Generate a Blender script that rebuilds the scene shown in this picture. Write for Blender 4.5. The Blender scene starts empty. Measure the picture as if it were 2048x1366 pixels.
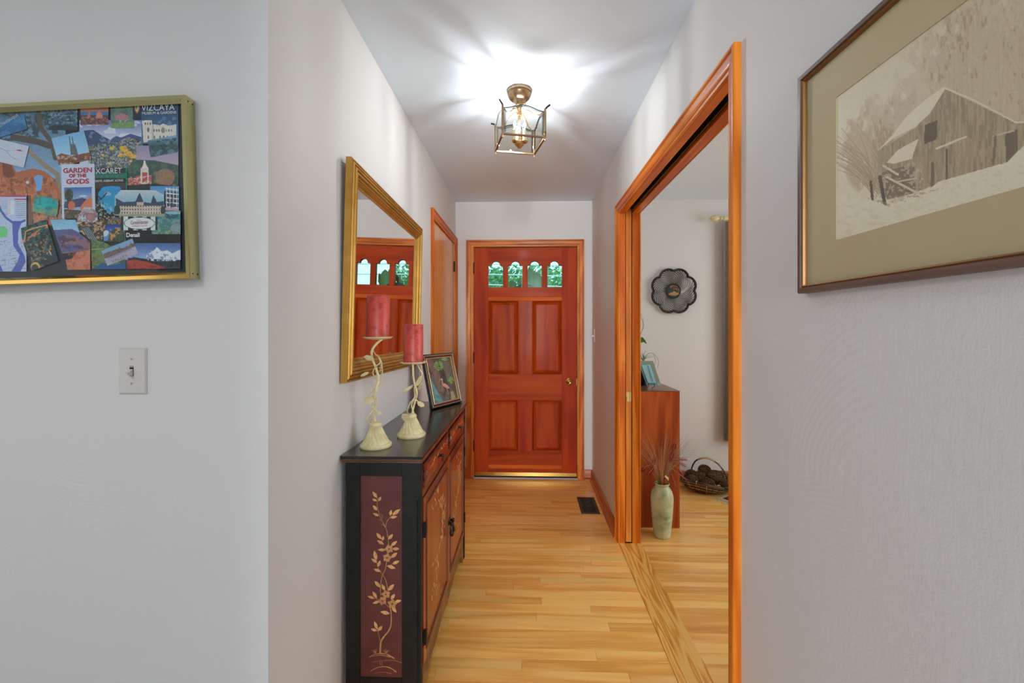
import bpy, bmesh, math, random
import numpy as np
from mathutils import Vector, Matrix, Euler

# ------------------------------------------------------------ camera, world, lights, exposure
SC = bpy.context.scene
F, HX, HY, EZ = 867.0, 1024.0, 656.0, 1.326
PSI = math.atan(30 / F)
cam_d = bpy.data.cameras.new('camera'); cam = bpy.data.objects.new('camera', cam_d)
SC.collection.objects.link(cam); SC.camera = cam
cam.location = (0, 0, EZ); cam.rotation_euler = (math.pi / 2, 0, PSI)
cam_d.sensor_width = 36; cam_d.lens = F / 2048 * 36; cam_d.shift_y = -(683 - HY) / 2048; cam_d.clip_start = 0.02
SC.view_settings.view_transform = 'Standard'; SC.view_settings.look = 'None'
SC.view_settings.exposure = 0.19; SC.view_settings.gamma = 1.0; SC.view_settings.use_curve_mapping = False
SC.cycles.use_denoising = True; SC.cycles.max_bounces = 10; SC.cycles.diffuse_bounces = 6; SC.cycles.adaptive_threshold = 0.035
SC.cycles.glossy_bounces = 4; SC.cycles.transparent_max_bounces = 12; SC.cycles.transmission_bounces = 6
SC.cycles.caustics_reflective = False; SC.cycles.caustics_refractive = False; SC.cycles.sample_clamp_indirect = 4.0
W = bpy.data.worlds.new('world'); SC.world = W; W.use_nodes = True
W.node_tree.nodes['Background'].inputs[0].default_value = (0.80, 0.93, 1.0, 1)
W.node_tree.nodes['Background'].inputs[1].default_value = 1.7

def area(name, loc, rot, sx, sy, power, col=(1, 1, 1), spread=180):
    d = bpy.data.lights.new(name, 'AREA'); d.shape = 'RECTANGLE'; d.size = sx; d.size_y = sy
    d.energy = power; d.color = col; d.spread = math.radians(spread)
    o = bpy.data.objects.new(name, d); SC.collection.objects.link(o); o.location = loc; o.rotation_euler = rot
    return o
R = math.radians
# ceiling lamp of the near room, two added fills, window light of the next room
area('sitting_room_lamp_light', (-1.36, -0.55, 2.36), (0, 0, 0), 0.42, 0.42, 11.5, (1.0, 0.925, 0.855))
area('rear_fill_light', (0.22, -5.85, 1.45), (R(90), 0, 0), 0.64, 1.9, 235, (0.96, 0.98, 1.0))  # unseen area light added behind the camera to brighten the hall
area('side_fill_light', (-3.45, -0.9, 1.5), (R(90), 0, R(-90)), 2.0, 1.4, 9, (1.0, 0.96, 0.92))  # fill added from the side to lift the right-hand wall
area('next_room_window_light', (3.45, 1.6, 1.5), (R(90), 0, R(90)), 2.6, 1.5, 40, (0.92, 0.965, 1.0))

# ------------------------------------------------------------ helpers
def srgb(r, g, b):
    f = lambda c: (c / 255 / 12.92) if c / 255 <= 0.04045 else ((c / 255 + 0.055) / 1.055) ** 2.4
    return (f(r), f(g), f(b), 1)
def ray(x, y):
    c, s = math.cos(PSI), math.sin(PSI); a = (x - HX) / F
    return Vector((a * c - s, a * s + c, (HY - y) / F))
EYE = Vector((0, 0, EZ))
def on_plane(px, py, O, N):
    r = ray(px, py); t = (Vector(O) - EYE).dot(N) / r.dot(N); return EYE + r * t
def project(P):
    c, s = math.cos(PSI), math.sin(PSI)
    x = P[..., 0] * c + P[..., 1] * s; y = -P[..., 0] * s + P[..., 1] * c
    return HX + F * x / y, HY - F * (P[..., 2] - EZ) / y

class MB:
    def __init__(s): s.v = []; s.f = []
    def add(s, vs, fs):
        k = len(s.v); s.v += [tuple(v) for v in vs]; s.f += [tuple(i + k for i in f) for f in fs]; return s
    def box(s, x0, x1, y0, y1, z0, z1, bev=0.0, M=None):
        bm = bmesh.new(); bmesh.ops.create_cube(bm, size=1)
        for v in bm.verts:
            v.co = Vector(((x0 + x1) / 2 + v.co.x * (x1 - x0), (y0 + y1) / 2 + v.co.y * (y1 - y0), (z0 + z1) / 2 + v.co.z * (z1 - z0)))
        if bev > 0:
            bmesh.ops.bevel(bm, geom=bm.edges[:], offset=bev, segments=2 if bev > .0015 else 1, affect='EDGES', profile=0.5)
        bm.verts.ensure_lookup_table()
        vs = [(M @ v.co if M else v.co.copy()) for v in bm.verts]; fs = [[v.index for v in f.verts] for f in bm.faces]
        bm.free(); return s.add(vs, fs)
    def lathe(s, prof, c=(0, 0, 0), n=24, M=None, flute=None):
        vs, fs = [], []; m = len(prof)
        for j in range(n):
            a = 2 * math.pi * j / n
            for i, (r, z) in enumerate(prof):
                rr, aa = r, a
                if flute: rr, aa = flute(i / (m - 1), r, a)
                p = Vector((rr * math.cos(aa), rr * math.sin(aa), z))
                vs.append((M @ p if M else p) + Vector(c))
        for j in range(n):
            k = (j + 1) % n
            for i in range(m - 1):
                fs.append((j * m + i, k * m + i, k * m + i + 1, j * m + i + 1))
        if prof[0][0] > 1e-6: fs.append(tuple(j * m for j in range(n))[::-1])
        if prof[-1][0] > 1e-6: fs.append(tuple(j * m + m - 1 for j in range(n)))
        return s.add(vs, fs)
    def tube(s, pts, r, n=8, cap=True):
        pts = [Vector(p) for p in pts]; m = len(pts); vs, fs = [], []
        if not hasattr(r, '__len__'): r = [r] * m
        up = Vector((0.137, 0.91, 0.39)).normalized(); prev = None
        for i, p in enumerate(pts):
            t = (pts[min(i + 1, m - 1)] - pts[max(i - 1, 0)]).normalized()
            a = t.cross(up) if prev is None else prev - t * prev.dot(t)
            if a.length < 1e-6: a = t.cross(Vector((1, 0, 0)))
            a.normalize(); prev = a; b = t.cross(a)
            for j in range(n):
                q = 2 * math.pi * j / n; vs.append(p + (a * math.cos(q) + b * math.sin(q)) * r[i])
        for i in range(m - 1):
            for j in range(n):
                k = (j + 1) % n; fs.append((i * n + j, i * n + k, (i + 1) * n + k, (i + 1) * n + j))
        if cap: fs += [tuple(range(n))[::-1], tuple((m - 1) * n + j for j in range(n))]
        return s.add(vs, fs)
    def prism(s, poly, P, h0, h1):
        """poly of (u, v), P(u, v, h) -> point"""
        n = len(poly); vs = [P(u, v, h0) for u, v in poly] + [P(u, v, h1) for u, v in poly]
        return s.add(vs, [tuple(range(n))[::-1], tuple(range(n, 2 * n))] + [(i, (i + 1) % n, n + (i + 1) % n, n + i) for i in range(n)])

def link(o, parent=None):
    SC.collection.objects.link(o)
    if parent is not None: o.parent = parent
    return o
ORI = {}
def mesh(name, mb, mat, parent=None, smooth=False, origin=None, local=False, weld=False):
    """one mesh object; vertices are given in world space unless local"""
    if origin is None:
        origin = ORI[parent] if parent is not None else Vector((0, 0, 0))
    origin = Vector(origin)
    me = bpy.data.meshes.new(name)
    vs = mb.v if local else [(v[0] - origin.x, v[1] - origin.y, v[2] - origin.z) for v in mb.v]
    me.from_pydata(vs, [], mb.f); me.update()
    bm = bmesh.new(); bm.from_mesh(me)
    if weld: bmesh.ops.remove_doubles(bm, verts=bm.verts, dist=1e-5)
    bmesh.ops.recalc_face_normals(bm, faces=bm.faces); bm.to_mesh(me); bm.free()
    if smooth:
        for p in me.polygons: p.use_smooth = True
        try: me.set_sharp_from_angle(angle=R(smooth if smooth is not True else 40))
        except Exception: pass
    if mat is not None: me.materials.append(mat)
    o = bpy.data.objects.new(name, me); link(o, parent); ORI[o] = origin
    if parent is None: o.location = origin
    else: o.location = origin - ORI[parent]
    return o
def tag(o, label=None, cat=None, group=None, kind=None):
    for k, v in (('label', label), ('category', cat), ('group', group), ('kind', kind)):
        if v: o[k] = v
    return o
def thing(name, loc, label, cat, group=None, kind=None):
    o = bpy.data.objects.new(name, None); o.empty_display_size = .05; link(o); o.location = loc; ORI[o] = Vector(loc)
    return tag(o, label, cat, group, kind)
def copy_tree(o, parent=None):
    c = o.copy(); SC.collection.objects.link(c); c.parent = parent; ORI[c] = ORI[o]
    for ch in list(o.children): copy_tree(ch, c)
    return c
def axes(O, U, V, N):
    O, U, V, N = Vector(O), Vector(U), Vector(V), Vector(N)
    return lambda u, v, h: O + U * u + V * v + N * h
def ring(name, P, w, h, prof, mat, parent, sides='LTRB', smooth=25, foot=0.0, **kw):
    """mitred frame; prof = (inset from the outer edge, height); U-shaped when B is missing"""
    out = []
    for s in sides:
        mb = MB(); A, B = [], []
        for i, d in prof:
            b = foot if 'B' not in sides else i
            c = {'L': ((i, b), (i, h - i)), 'T': ((i, h - i), (w - i, h - i)), 'R': ((w - i, h - i), (w - i, b)), 'B': ((w - i, i), (i, i))}[s]
            A.append(P(*c[0], d)); B.append(P(*c[1], d))
        n = len(prof); fs = [(k, k + 1, n + k + 1, n + k) for k in range(n - 1)] + [(n - 1, 0, n, 2 * n - 1), tuple(range(n)), tuple(range(n, 2 * n))]
        mb.add(A + B, fs); out.append(mesh(name, mb, mat[s] if isinstance(mat, dict) else mat, parent, smooth=smooth, **kw))
    return out

# ------------------------------------------------------------ materials
def newmat(name, base=(.8, .8, .8, 1), rough=.5, metal=0.0, spec=.5, coat=0.0):
    m = bpy.data.materials.new(name); m.use_nodes = True; b = m.node_tree.nodes['Principled BSDF']
    b.inputs['Base Color'].default_value = base; b.inputs['Roughness'].default_value = rough
    b.inputs['Metallic'].default_value = metal; b.inputs['Specular IOR Level'].default_value = spec
    b.inputs['Coat Weight'].default_value = coat; b.inputs['Coat Roughness'].default_value = .12
    return m, m.node_tree, b
def nd(nt, t, **kw):
    n = nt.nodes.new(t)
    for k, v in kw.items():
        if isinstance(k, str) and hasattr(n, k): setattr(n, k, v)
    return n
def coords(nt, scale=(1, 1, 1), rnd=False, kind='Object'):
    tc = nd(nt, 'ShaderNodeTexCoord'); mp = nd(nt, 'ShaderNodeMapping'); mp.inputs['Scale'].default_value = scale
    if rnd:
        oi = nd(nt, 'ShaderNodeObjectInfo'); ad = nd(nt, 'ShaderNodeVectorMath', operation='ADD'); ml = nd(nt, 'ShaderNodeMath', operation='MULTIPLY')
        ml.inputs[1].default_value = 37.0; nt.links.new(oi.outputs['Random'], ml.inputs[0])
        nt.links.new(tc.outputs[kind], ad.inputs[0]); nt.links.new(ml.outputs[0], ad.inputs[1]); nt.links.new(ad.outputs[0], mp.inputs['Vector'])
    else: nt.links.new(tc.outputs[kind], mp.inputs['Vector'])
    return mp.outputs[0]
def noise(nt, vec, scale=5, detail=3, rough=.5, dist=0):
    n = nd(nt, 'ShaderNodeTexNoise'); n.inputs['Scale'].default_value = scale; n.inputs['Detail'].default_value = detail
    n.inputs['Roughness'].default_value = rough; n.inputs['Distortion'].default_value = dist; nt.links.new(vec, n.inputs['Vector']); return n.outputs['Fac']
def math_(nt, op, a, b=None):
    n = nd(nt, 'ShaderNodeMath', operation=op)
    for i, v in enumerate((a, b)):
        if v is None: continue
        if isinstance(v, (int, float)): n.inputs[i].default_value = v
        else: nt.links.new(v, n.inputs[i])
    return n.outputs[0]
def ramp(nt, fac, stops):
    r = nd(nt, 'ShaderNodeValToRGB'); e = r.color_ramp.elements
    while len(e) < len(stops): e.new(0.5)
    for k, (p, c) in enumerate(stops): e[k].position = p; e[k].color = c
    nt.links.new(fac, r.inputs[0]); return r.outputs[0]
def bump(nt, b, h, strength=.3, dist=.002):
    n = nd(nt, 'ShaderNodeBump'); n.inputs['Strength'].default_value = strength; n.inputs['Distance'].default_value = dist
    nt.links.new(h, n.inputs['Height']); nt.links.new(n.outputs[0], b.inputs['Normal'])
def wood(name, c_dark, c_mid, c_light, axis=2, rings=9, freq=1.0, rough=.35, rnd=True, vary=.16, coat=0.0, spec=.5, fib=.35, rw=.42):
    m, nt, b = newmat(name, rough=rough, coat=coat, spec=spec)
    sc = [9.0 * freq] * 3; sc[axis] = 0.9 * freq
    v = coords(nt, sc, rnd)
    n1 = noise(nt, v, 1.0, 2.0, .45, .25)
    s = math_(nt, 'SINE', math_(nt, 'MULTIPLY', n1, rings * 6.28))
    s = math_(nt, 'MULTIPLY_ADD', s, .5); nt.nodes[-1].inputs[2].default_value = .5
    sc2 = [190.0] * 3; sc2[axis] = 5.0
    n2 = noise(nt, coords(nt, sc2, rnd), 1.0, 2.0, .6)
    sc3 = [14.0] * 3; sc3[axis] = 1.2
    n3 = noise(nt, coords(nt, sc3, rnd), 1.0, 2.0, .5)
    mix = math_(nt, 'ADD', math_(nt, 'MULTIPLY', s, rw), math_(nt, 'ADD', math_(nt, 'MULTIPLY', n2, fib), math_(nt, 'MULTIPLY', n3, .45)))
    colr = ramp(nt, mix, [(.22, c_dark), (.52, c_mid), (.85, c_light)])
    if vary:
        oi = nd(nt, 'ShaderNodeObjectInfo'); hsv = nd(nt, 'ShaderNodeHueSaturation')
        mr = nd(nt, 'ShaderNodeMapRange'); mr.inputs['To Min'].default_value = 1 - vary; mr.inputs['To Max'].default_value = 1 + vary
        nt.links.new(oi.outputs['Random'], mr.inputs[0]); nt.links.new(mr.outputs[0], hsv.inputs['Value'])
        mr2 = nd(nt, 'ShaderNodeMapRange'); mr2.inputs['To Min'].default_value = .5 - vary * .06; mr2.inputs['To Max'].default_value = .5 + vary * .06
        f = math_(nt, 'FRACT', math_(nt, 'MULTIPLY', oi.outputs['Random'], 17.3)); nt.links.new(f, mr2.inputs[0]); nt.links.new(mr2.outputs[0], hsv.inputs['Hue'])
        nt.links.new(colr, hsv.inputs['Color']); colr = hsv.outputs[0]
    nt.links.new(colr, b.inputs['Base Color']); bump(nt, b, n2, .12, .0006)
    return m
def plaster(name, c, swirl=1.0):
    m, nt, b = newmat(name, c, .62, spec=.35)
    v = coords(nt, (1, 1, 1))
    fine = noise(nt, v, 260, 3, .65)
    mid = noise(nt, v, 16, 4, .6, .4)
    vo = nd(nt, 'ShaderNodeTexVoronoi'); vo.feature = 'F1'; vo.inputs['Scale'].default_value = 2.3
    wv = noise(nt, v, 2.2, 1, .5)
    nt.links.new(v, vo.inputs['Vector'])
    arc = math_(nt, 'SINE', math_(nt, 'ADD', math_(nt, 'MULTIPLY', vo.outputs['Distance'], 260), math_(nt, 'MULTIPLY', wv, 60)))
    mask = ramp(nt, noise(nt, v, 3.1, 2, .5), [(.50, (0, 0, 0, 1)), (.66, (1, 1, 1, 1))])
    a2 = math_(nt, 'MULTIPLY', arc, mask)
    st = noise(nt, coords(nt, (26, 26, 5)), 4, 3, .6)
    h = math_(nt, 'ADD', math_(nt, 'MULTIPLY', fine, .42), math_(nt, 'ADD', math_(nt, 'MULTIPLY', mid, .9), math_(nt, 'ADD', math_(nt, 'MULTIPLY', a2, .09 * swirl), math_(nt, 'MULTIPLY', st, .45))))
    bump(nt, b, h, .55, .0016)
    return m
def speck(name, c1, c2, scale, rough=.6, metal=0, lo=.35, hi=.65, bmp=.0, spec=.5, coat=0):
    m, nt, b = newmat(name, c1, rough, metal, spec, coat); f = noise(nt, coords(nt), scale, 4, .6)
    nt.links.new(ramp(nt, f, [(lo, c1), (hi, c2)]), b.inputs['Base Color'])
    if bmp: bump(nt, b, f, bmp, .001)
    return m
def clear_glass(name, tint=(1, 1, 1, 1), refl=.6, rough=0.0, ior=1.5):
    m = bpy.data.materials.new(name); m.use_nodes = True; nt = m.node_tree; nt.nodes.clear()
    o = nd(nt, 'ShaderNodeOutputMaterial'); t = nd(nt, 'ShaderNodeBsdfTransparent'); t.inputs[0].default_value = tint
    g = nd(nt, 'ShaderNodeBsdfGlossy'); g.inputs['Roughness'].default_value = rough
    lw = nd(nt, 'ShaderNodeLayerWeight'); lw.inputs[0].default_value = .5; mx = nd(nt, 'ShaderNodeMixShader')
    fr = math_(nt, 'ADD', math_(nt, 'MULTIPLY', math_(nt, 'POWER', lw.outputs['Facing'], 5), .96), .045)
    nt.links.new(math_(nt, 'MULTIPLY', fr, refl), mx.inputs[0]); nt.links.new(t.outputs[0], mx.inputs[1]); nt.links.new(g.outputs[0], mx.inputs[2])
    nt.links.new(mx.outputs[0], o.inputs[0]); return m
def emit(name, c, s):
    m = bpy.data.materials.new(name); m.use_nodes = True; nt = m.node_tree; nt.nodes.clear()
    o = nd(nt, 'ShaderNodeOutputMaterial'); e = nd(nt, 'ShaderNodeEmission'); e.inputs[0].default_value = c; e.inputs[1].default_value = s
    nt.links.new(e.outputs[0], o.inputs[0]); return m
def printed(name, rough=.5, coat=0.0):
    m, nt, b = newmat(name, rough=rough, coat=coat); a = nd(nt, 'ShaderNodeVertexColor'); a.layer_name = 'Col'
    nt.links.new(a.outputs[0], b.inputs['Base Color']); return m

M = {}
M['wall'] = plaster('wall_plaster', srgb(225, 225, 224)); M['ceil'] = plaster('ceiling_plaster', srgb(226, 240, 251), .5)
M['trim'] = wood('orange_trim_wood', srgb(168, 72, 8), srgb(206, 104, 18), srgb(226, 134, 40), 2, 4, rough=.38, spec=.3, coat=.06, vary=.05)
M['trim_h'] = wood('orange_trim_wood_across', srgb(168, 72, 8), srgb(206, 104, 18), srgb(226, 134, 40), 0, 4, rough=.38, spec=.3, coat=.06, vary=.05)
M['trim_y'] = wood('orange_trim_wood_along', srgb(168, 72, 8), srgb(206, 104, 18), srgb(226, 134, 40), 1, 4, rough=.38, spec=.3, coat=.06, vary=.05)
M['oak'] = wood('oak_door_casing', srgb(160, 78, 22), srgb(204, 112, 40), srgb(228, 146, 66), 2, 5, rough=.42, spec=.3, coat=.04, vary=.04)
M['oak_h'] = wood('oak_door_casing_across', srgb(160, 78, 22), srgb(204, 112, 40), srgb(228, 146, 66), 0, 5, rough=.42, spec=.3, coat=.04, vary=.04)
M['base'] = wood('baseboard_wood', srgb(144, 70, 28), srgb(178, 96, 46), srgb(200, 120, 66), 1, 3, rough=.35, vary=.04)
M['base_x'] = wood('baseboard_wood_across', srgb(144, 70, 28), srgb(178, 96, 46), srgb(200, 120, 66), 0, 3, rough=.35, vary=.04)
M['red'] = wood('red_door_wood', srgb(140, 44, 6), srgb(168, 60, 12), srgb(190, 80, 22), 2, 2.5, rough=.5, spec=.14, coat=.02, vary=.06, fib=.25, rw=.3)
M['red_h'] = wood('red_door_wood_across', srgb(140, 44, 6), srgb(168, 60, 12), srgb(190, 80, 22), 0, 2.5, rough=.5, spec=.14, coat=.02, vary=.05, fib=.25, rw=.3)
M['honey'] = wood('honey_closet_door', srgb(232, 140, 36), srgb(248, 168, 54), srgb(252, 188, 84), 2, 2.2, .7, rough=.22, coat=.5, vary=.02, fib=.2)
M['plank'] = wood('oak_floor_plank', srgb(222, 148, 62), srgb(246, 186, 96), srgb(252, 204, 120), 0, 3.5, 1.0, rough=.3, vary=.09, coat=.15)
M['sill'] = wood('oak_threshold_board', srgb(196, 120, 40), srgb(232, 166, 72), srgb(246, 194, 104), 1, 7, 1.9, rough=.3, vary=.0, coat=.15, rw=.6, fib=.25)
M['carpet'] = speck('bounce_carpet_grey', srgb(196, 198, 202), srgb(182, 184, 190), 300, .95)  # pale grey for the added bounce carpet
M['under'] = newmat('floor_gap', srgb(70, 42, 20), .8)[0]
M['ledge'] = wood('amber_ledge', srgb(176, 70, 12), srgb(200, 88, 20), srgb(214, 106, 34), 0, 3, rough=.5, spec=.15, vary=0)
M['pine'] = wood('amber_pocket_door', srgb(178, 94, 22), srgb(210, 122, 36), srgb(228, 150, 62), 2, 4, rough=.4, vary=0)
M['lbrass'] = newmat('satin_brass_plate', srgb(226, 200, 130), .38, .8)[0]
M['brass'] = newmat('polished_brass', srgb(214, 176, 96), .16, 1.0)[0]
M['pbrass'] = newmat('pale_brass', srgb(206, 196, 140), .13, 1.0)[0]
M['abrass'] = speck('antique_brass', srgb(150, 126, 98), srgb(190, 164, 130), 60, .3, 1.0)
M['lampbrass'] = newmat('lamp_brass', srgb(196, 160, 112), .28, 1.0)[0]
M['bronze'] = speck('dark_bronze', srgb(40, 32, 26), srgb(74, 62, 50), 80, .4, .8)
M['darkmetal'] = newmat('dark_metal', srgb(38, 34, 30), .45, .7)[0]
M['white'] = newmat('white_plastic', srgb(214, 212, 208), .35)[0]
M['black'] = newmat('black_lacquer', srgb(24, 26, 24), .22, coat=.4)[0]
M['blackpaint'] = speck('worn_black_paint', srgb(17, 20, 17), srgb(27, 28, 24), 30, .5, spec=.28)
M['black_and_shade'] = newmat('matt_black_and_shade', srgb(10, 9, 8), .9)[0]  # flat black for real black parts and for painted-in shade of gaps
M['maroon'] = speck('maroon_panel_paint', srgb(84, 34, 30), srgb(96, 42, 38), 12, .55)
M['lacq'] = wood('red_brown_lacquer', srgb(112, 44, 22), srgb(138, 60, 32), srgb(152, 74, 42), 2, 2, rough=.28, coat=.4, vary=.02)
M['lacqdk'] = wood('dark_red_lacquer', srgb(66, 28, 20), srgb(88, 40, 28), srgb(104, 52, 36), 2, 2, rough=.28, coat=.4, vary=.02)
M['edgewood'] = wood('worn_brown_edge', srgb(62, 36, 20), srgb(104, 66, 40), srgb(136, 92, 58), 0, 3, rough=.35, vary=.0)
M['goldpaint'] = speck('gold_paint', srgb(196, 138, 84), srgb(224, 172, 112), 90, .45)
M['goldpaint2'] = speck('gold_paint_flowers', srgb(170, 116, 68), srgb(200, 146, 92), 90, .45)
M['gilt'] = speck('gilded_frame', srgb(176, 128, 48), srgb(200, 156, 76), 14, .40, .62, .3, .7)
M['mirror'] = newmat('mirror_silver', (.92, .93, .93, 1), .0, 1.0)[0]
M['cream'] = speck('cream_enamel', srgb(218, 204, 148), srgb(236, 226, 182), 40, .42)
M['wax'] = speck('mottled_red_wax', srgb(206, 82, 70), srgb(146, 40, 38), 44, .4, lo=.50, hi=.70)
_wb = M['wax'].node_tree.nodes['Principled BSDF']; _wb.inputs['Subsurface Weight'].default_value = .25; _wb.inputs['Subsurface Radius'].default_value = (.01, .004, .003)
M['print'] = printed('printed_paper', .45); M['print2'] = printed('photograph_print', .5)
M['glass'] = clear_glass('picture_glass', refl=.4)
M['lampglass'] = clear_glass('lantern_glass', (.97, .99, .97, 1), .8); M['lampedge'] = clear_glass('bevelled_glass_edge', (.30, .33, .31, 1), 2.5)  # edge tint darkened so the bevels cast arcs on the ceiling
M['lampborder'] = clear_glass('bevelled_glass_border', (.36, .39, .37, 1), 2.6); M['bulbglass'] = clear_glass('bulb_glass', (1, 1, 1, 1), .6); M['doorglass'] = clear_glass('door_glass', (.72, .93, .90, 1), .5)  # border tint darkened as well, to strengthen the ceiling arcs
# ------------------------------------------------------------ the shell
XL, XR, XP, YB, YN, ZC = -0.632, 0.571, 0.69, 3.82, 1.038, 2.44
def struct(name, mb, mat, parent=None, label=None, **kw):
    o = mesh(name, mb, mat, parent, **kw)
    if parent is None: o['kind'] = 'structure'
    if label: o['label'] = label
    return o
struct('ceiling', MB().box(-3.75, 3.75, -6.15, 3.95, ZC, ZC + .06), M['ceil'], label='white plastered ceiling lit by the hall lantern')
struct('wall_left', MB().box(XL - .12, XL, YN + .12, 2.868, 0, ZC).box(XL - .12, XL, 3.768, YB, 0, ZC).box(XL - .12, XL, 2.868, 3.768, 2.075, ZC), M['wall'], label='white plaster wall behind the gilt mirror and console cabinet')
struct('wall_near', MB().box(-3.6, XL, YN, YN + .12, 0, ZC), M['wall'], label='white plaster wall carrying the framed collage and light switch')
struct('wall_back', MB().box(-1.3, -.498, YB, YB + .13, 0, ZC).box(.462, 3.6, YB, YB + .13, 0, ZC).box(-.498, .462, YB, YB + .13, 2.064, ZC), M['wall'], label='white plaster wall around the front door')
struct('wall_right', MB().box(XR, XP, -6.0, 1.215, 0, ZC).box(XR, XR + .034, 2.71, YB, 0, ZC).box(XP - .042, XP, 2.71, YB, 0, ZC).box(XR, XP, 1.215, 2.71, 2.075, ZC), M['wall'], label='white plaster wall with the wide wooden doorway and the barn picture')
struct('wall_rear', MB().box(-3.6, 3.6, -6.12, -6.0, 0, ZC), M['wall'], label='plaster wall behind the viewer')
struct('wall_light_block', MB().box(-3.6, -.13, -2.32, -2.2, 0, ZC), M['wall'], label='unseen wall added behind the viewer to keep rear light off the collage wall')  # added wall that shades the collage wall from the rear light
struct('wall_side', MB().box(-3.72, -3.6, -6.0, YN + .12, 0, ZC), M['wall'], label='plaster wall of the near sitting room')
struct('wall_far_side', MB().box(3.6, 3.72, -6.0, YB + .13, 0, ZC), M['wall'], label='outer plaster wall of the next room')
struct('wall_closet', MB().box(-1.42, -1.30, YN + .12, YB, 0, ZC), M['wall'], label='plaster wall closing the closet')

# floor: strip planks laid across the hall, one object each where the photo shows them
floor = struct('floor', MB().box(-3.6, 3.6, -6.0, YB + .13, -.08, -.0185), M['under'], label='honey oak strip floor of the hall and the next room')
random.seed(7)
PW = .0574; Y0 = 2.255; rows = list(range(-12, 28))
def plank(x0, x1, y0, mat=None):
    mb = MB().box(0, x1 - x0 - .0007, 0, PW - .0006, -.0185, random.choice((0, -.0001, -.0002)), .0006)
    return mesh('plank', mb, mat or M['plank'], floor, origin=(x0, y0, 0), local=True)
known = {-2: [-.205], -1: [.03 - .1], -3: [-.35, .07], -4: [-.47, .30], -8: [-.60], -9: [-.38, .28], -10: [-.02]}
for k in rows:
    y = Y0 + k * PW
    if y + PW > YB: continue
    cuts = known.get(k)
    if cuts is None:
        cuts = [random.uniform(-.5, -.15), random.uniform(.1, .45)] if random.random() < .45 else [random.uniform(-.45, .4)]
    xs = [XL] + cuts + [.566]
    for a, b in zip(xs, xs[1:]): plank(a, b, y)
    x = XP + .011 if 1.215 < y < 2.69 else XP
    while x < 3.58:
        x2 = min(3.6, x + random.uniform(.55, 1.3)); plank(x, x2, y); x = x2
far = MB(); y = Y0 - 13 * PW
while y > -6:
    x = -3.6 + random.uniform(0, .6)
    far.box(-3.6, x - .0007, y, y + PW - .0006, -.0185, 0)
    while x < 3.6:
        x2 = min(3.6, x + random.uniform(.6, 1.4))
        far.box(x, x2 - .0007, y, y + PW - .0006, -.0185, 0); x = x2
    y -= PW
o = mesh('plank', far, M['plank'], floor); o['kind'] = 'stuff'
th = struct('trim_1', MB().box(.566, .7005, 1.17, 2.692, -.018, .0022, .001), M['sill'], label='wide oak threshold board running through the doorway')

rgc = thing('bounce_carpet', (-1.5, -.7, 0), 'unseen pale grey carpet added over the near planks to neutralise bounced light', 'carpet')  # carpet added out of view so the floor bounces neutral light
mesh('bounce_carpet_pile', MB().box(-3.55, XR - .03, -5.9, .95, .0004, .010, .002), M['carpet'], rgc)
# mitred casings
CAS = [(0, 0), (0, .019), (.003, .021), (.010, .021), (.016, .0165), (.024, .0155), (.034, .0150), (.040, .0120), (.043, .0125), (.047, .0095), (.055, .0085), (.058, .006), (.058, 0)]
def casing(name, P, w, h, mats, label):
    r = thing(name, P(w / 2, 0, 0), label, None, kind='structure'); del_cat(r)
    ring('casing_board', P, w, h, CAS, mats, r, 'LTR'); return r
def del_cat(o):
    if 'category' in o: del o['category']
casing('trim_2', axes((XR, 1.177, 0), (0, 1, 0), (0, 0, 1), (-1, 0, 0)), 1.57, 2.09, {'L': M['trim'], 'T': M['trim_y'], 'R': M['trim']}, 'moulded orange wood casing around the wide doorway')
casing('trim_3', axes((XP, 1.177, 0), (0, 1, 0), (0, 0, 1), (1, 0, 0)), 1.57, 2.09, {'L': M['trim'], 'T': M['trim_y'], 'R': M['trim']}, 'orange wood casing on the far face of the wide doorway')
casing('trim_4', axes((-.535, YB, 0), (1, 0, 0), (0, 0, 1), (0, -1, 0)), 1.034, 2.101, {'L': M['oak'], 'T': M['oak_h'], 'R': M['oak']}, 'oak casing around the red front door')
casing('trim_5', axes((XL, 2.826, 0), (0, 1, 0), (0, 0, 1), (1, 0, 0)), .99, 2.118, {'L': M['trim'], 'T': M['trim_y'], 'R': M['trim']}, 'orange wood casing around the narrow closet door')

# door jamb boards of the wide doorway (split jamb with a slot for the pocket door)
j = thing('trim_6', (.63, 1.95, 0), 'split wooden jamb lining the wide doorway, nailed, with a dark slot', None, kind='structure')
ya, yb, zt = 1.235, 2.690, 2.032
mesh('jamb_board', MB().box(XR + .001, .6045, yb, yb + .019, 0, zt + .019, .001), M['trim'], j)
mesh('jamb_board', MB().box(.6475, XP - .001, yb, yb + .019, 0, zt + .019, .001), M['trim'], j)
mesh('jamb_board', MB().box(XR + .001, XP - .001, ya - .019, ya, 0, zt + .019, .001), M['trim'], j)
mesh('head_board', MB().box(XR + .001, .6045, ya, yb, zt, zt + .019, .001), M['trim_y'], j)
mesh('head_board', MB().box(.6475, XP - .001, ya, yb, zt, zt + .019, .001), M['trim_y'], j)
mesh('track_slot_shade', MB().box(.6045, .6475, ya, yb, zt + .038, zt + .042), M['black_and_shade'], j)  # black strip stands in for the shade up inside the slot
mesh('door_track', MB().box(.612, .6145, ya, yb + .01, zt + .012, zt + .036).box(.6375, .640, ya, yb + .01, zt + .012, zt + .036), M['abrass'], j)
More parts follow.
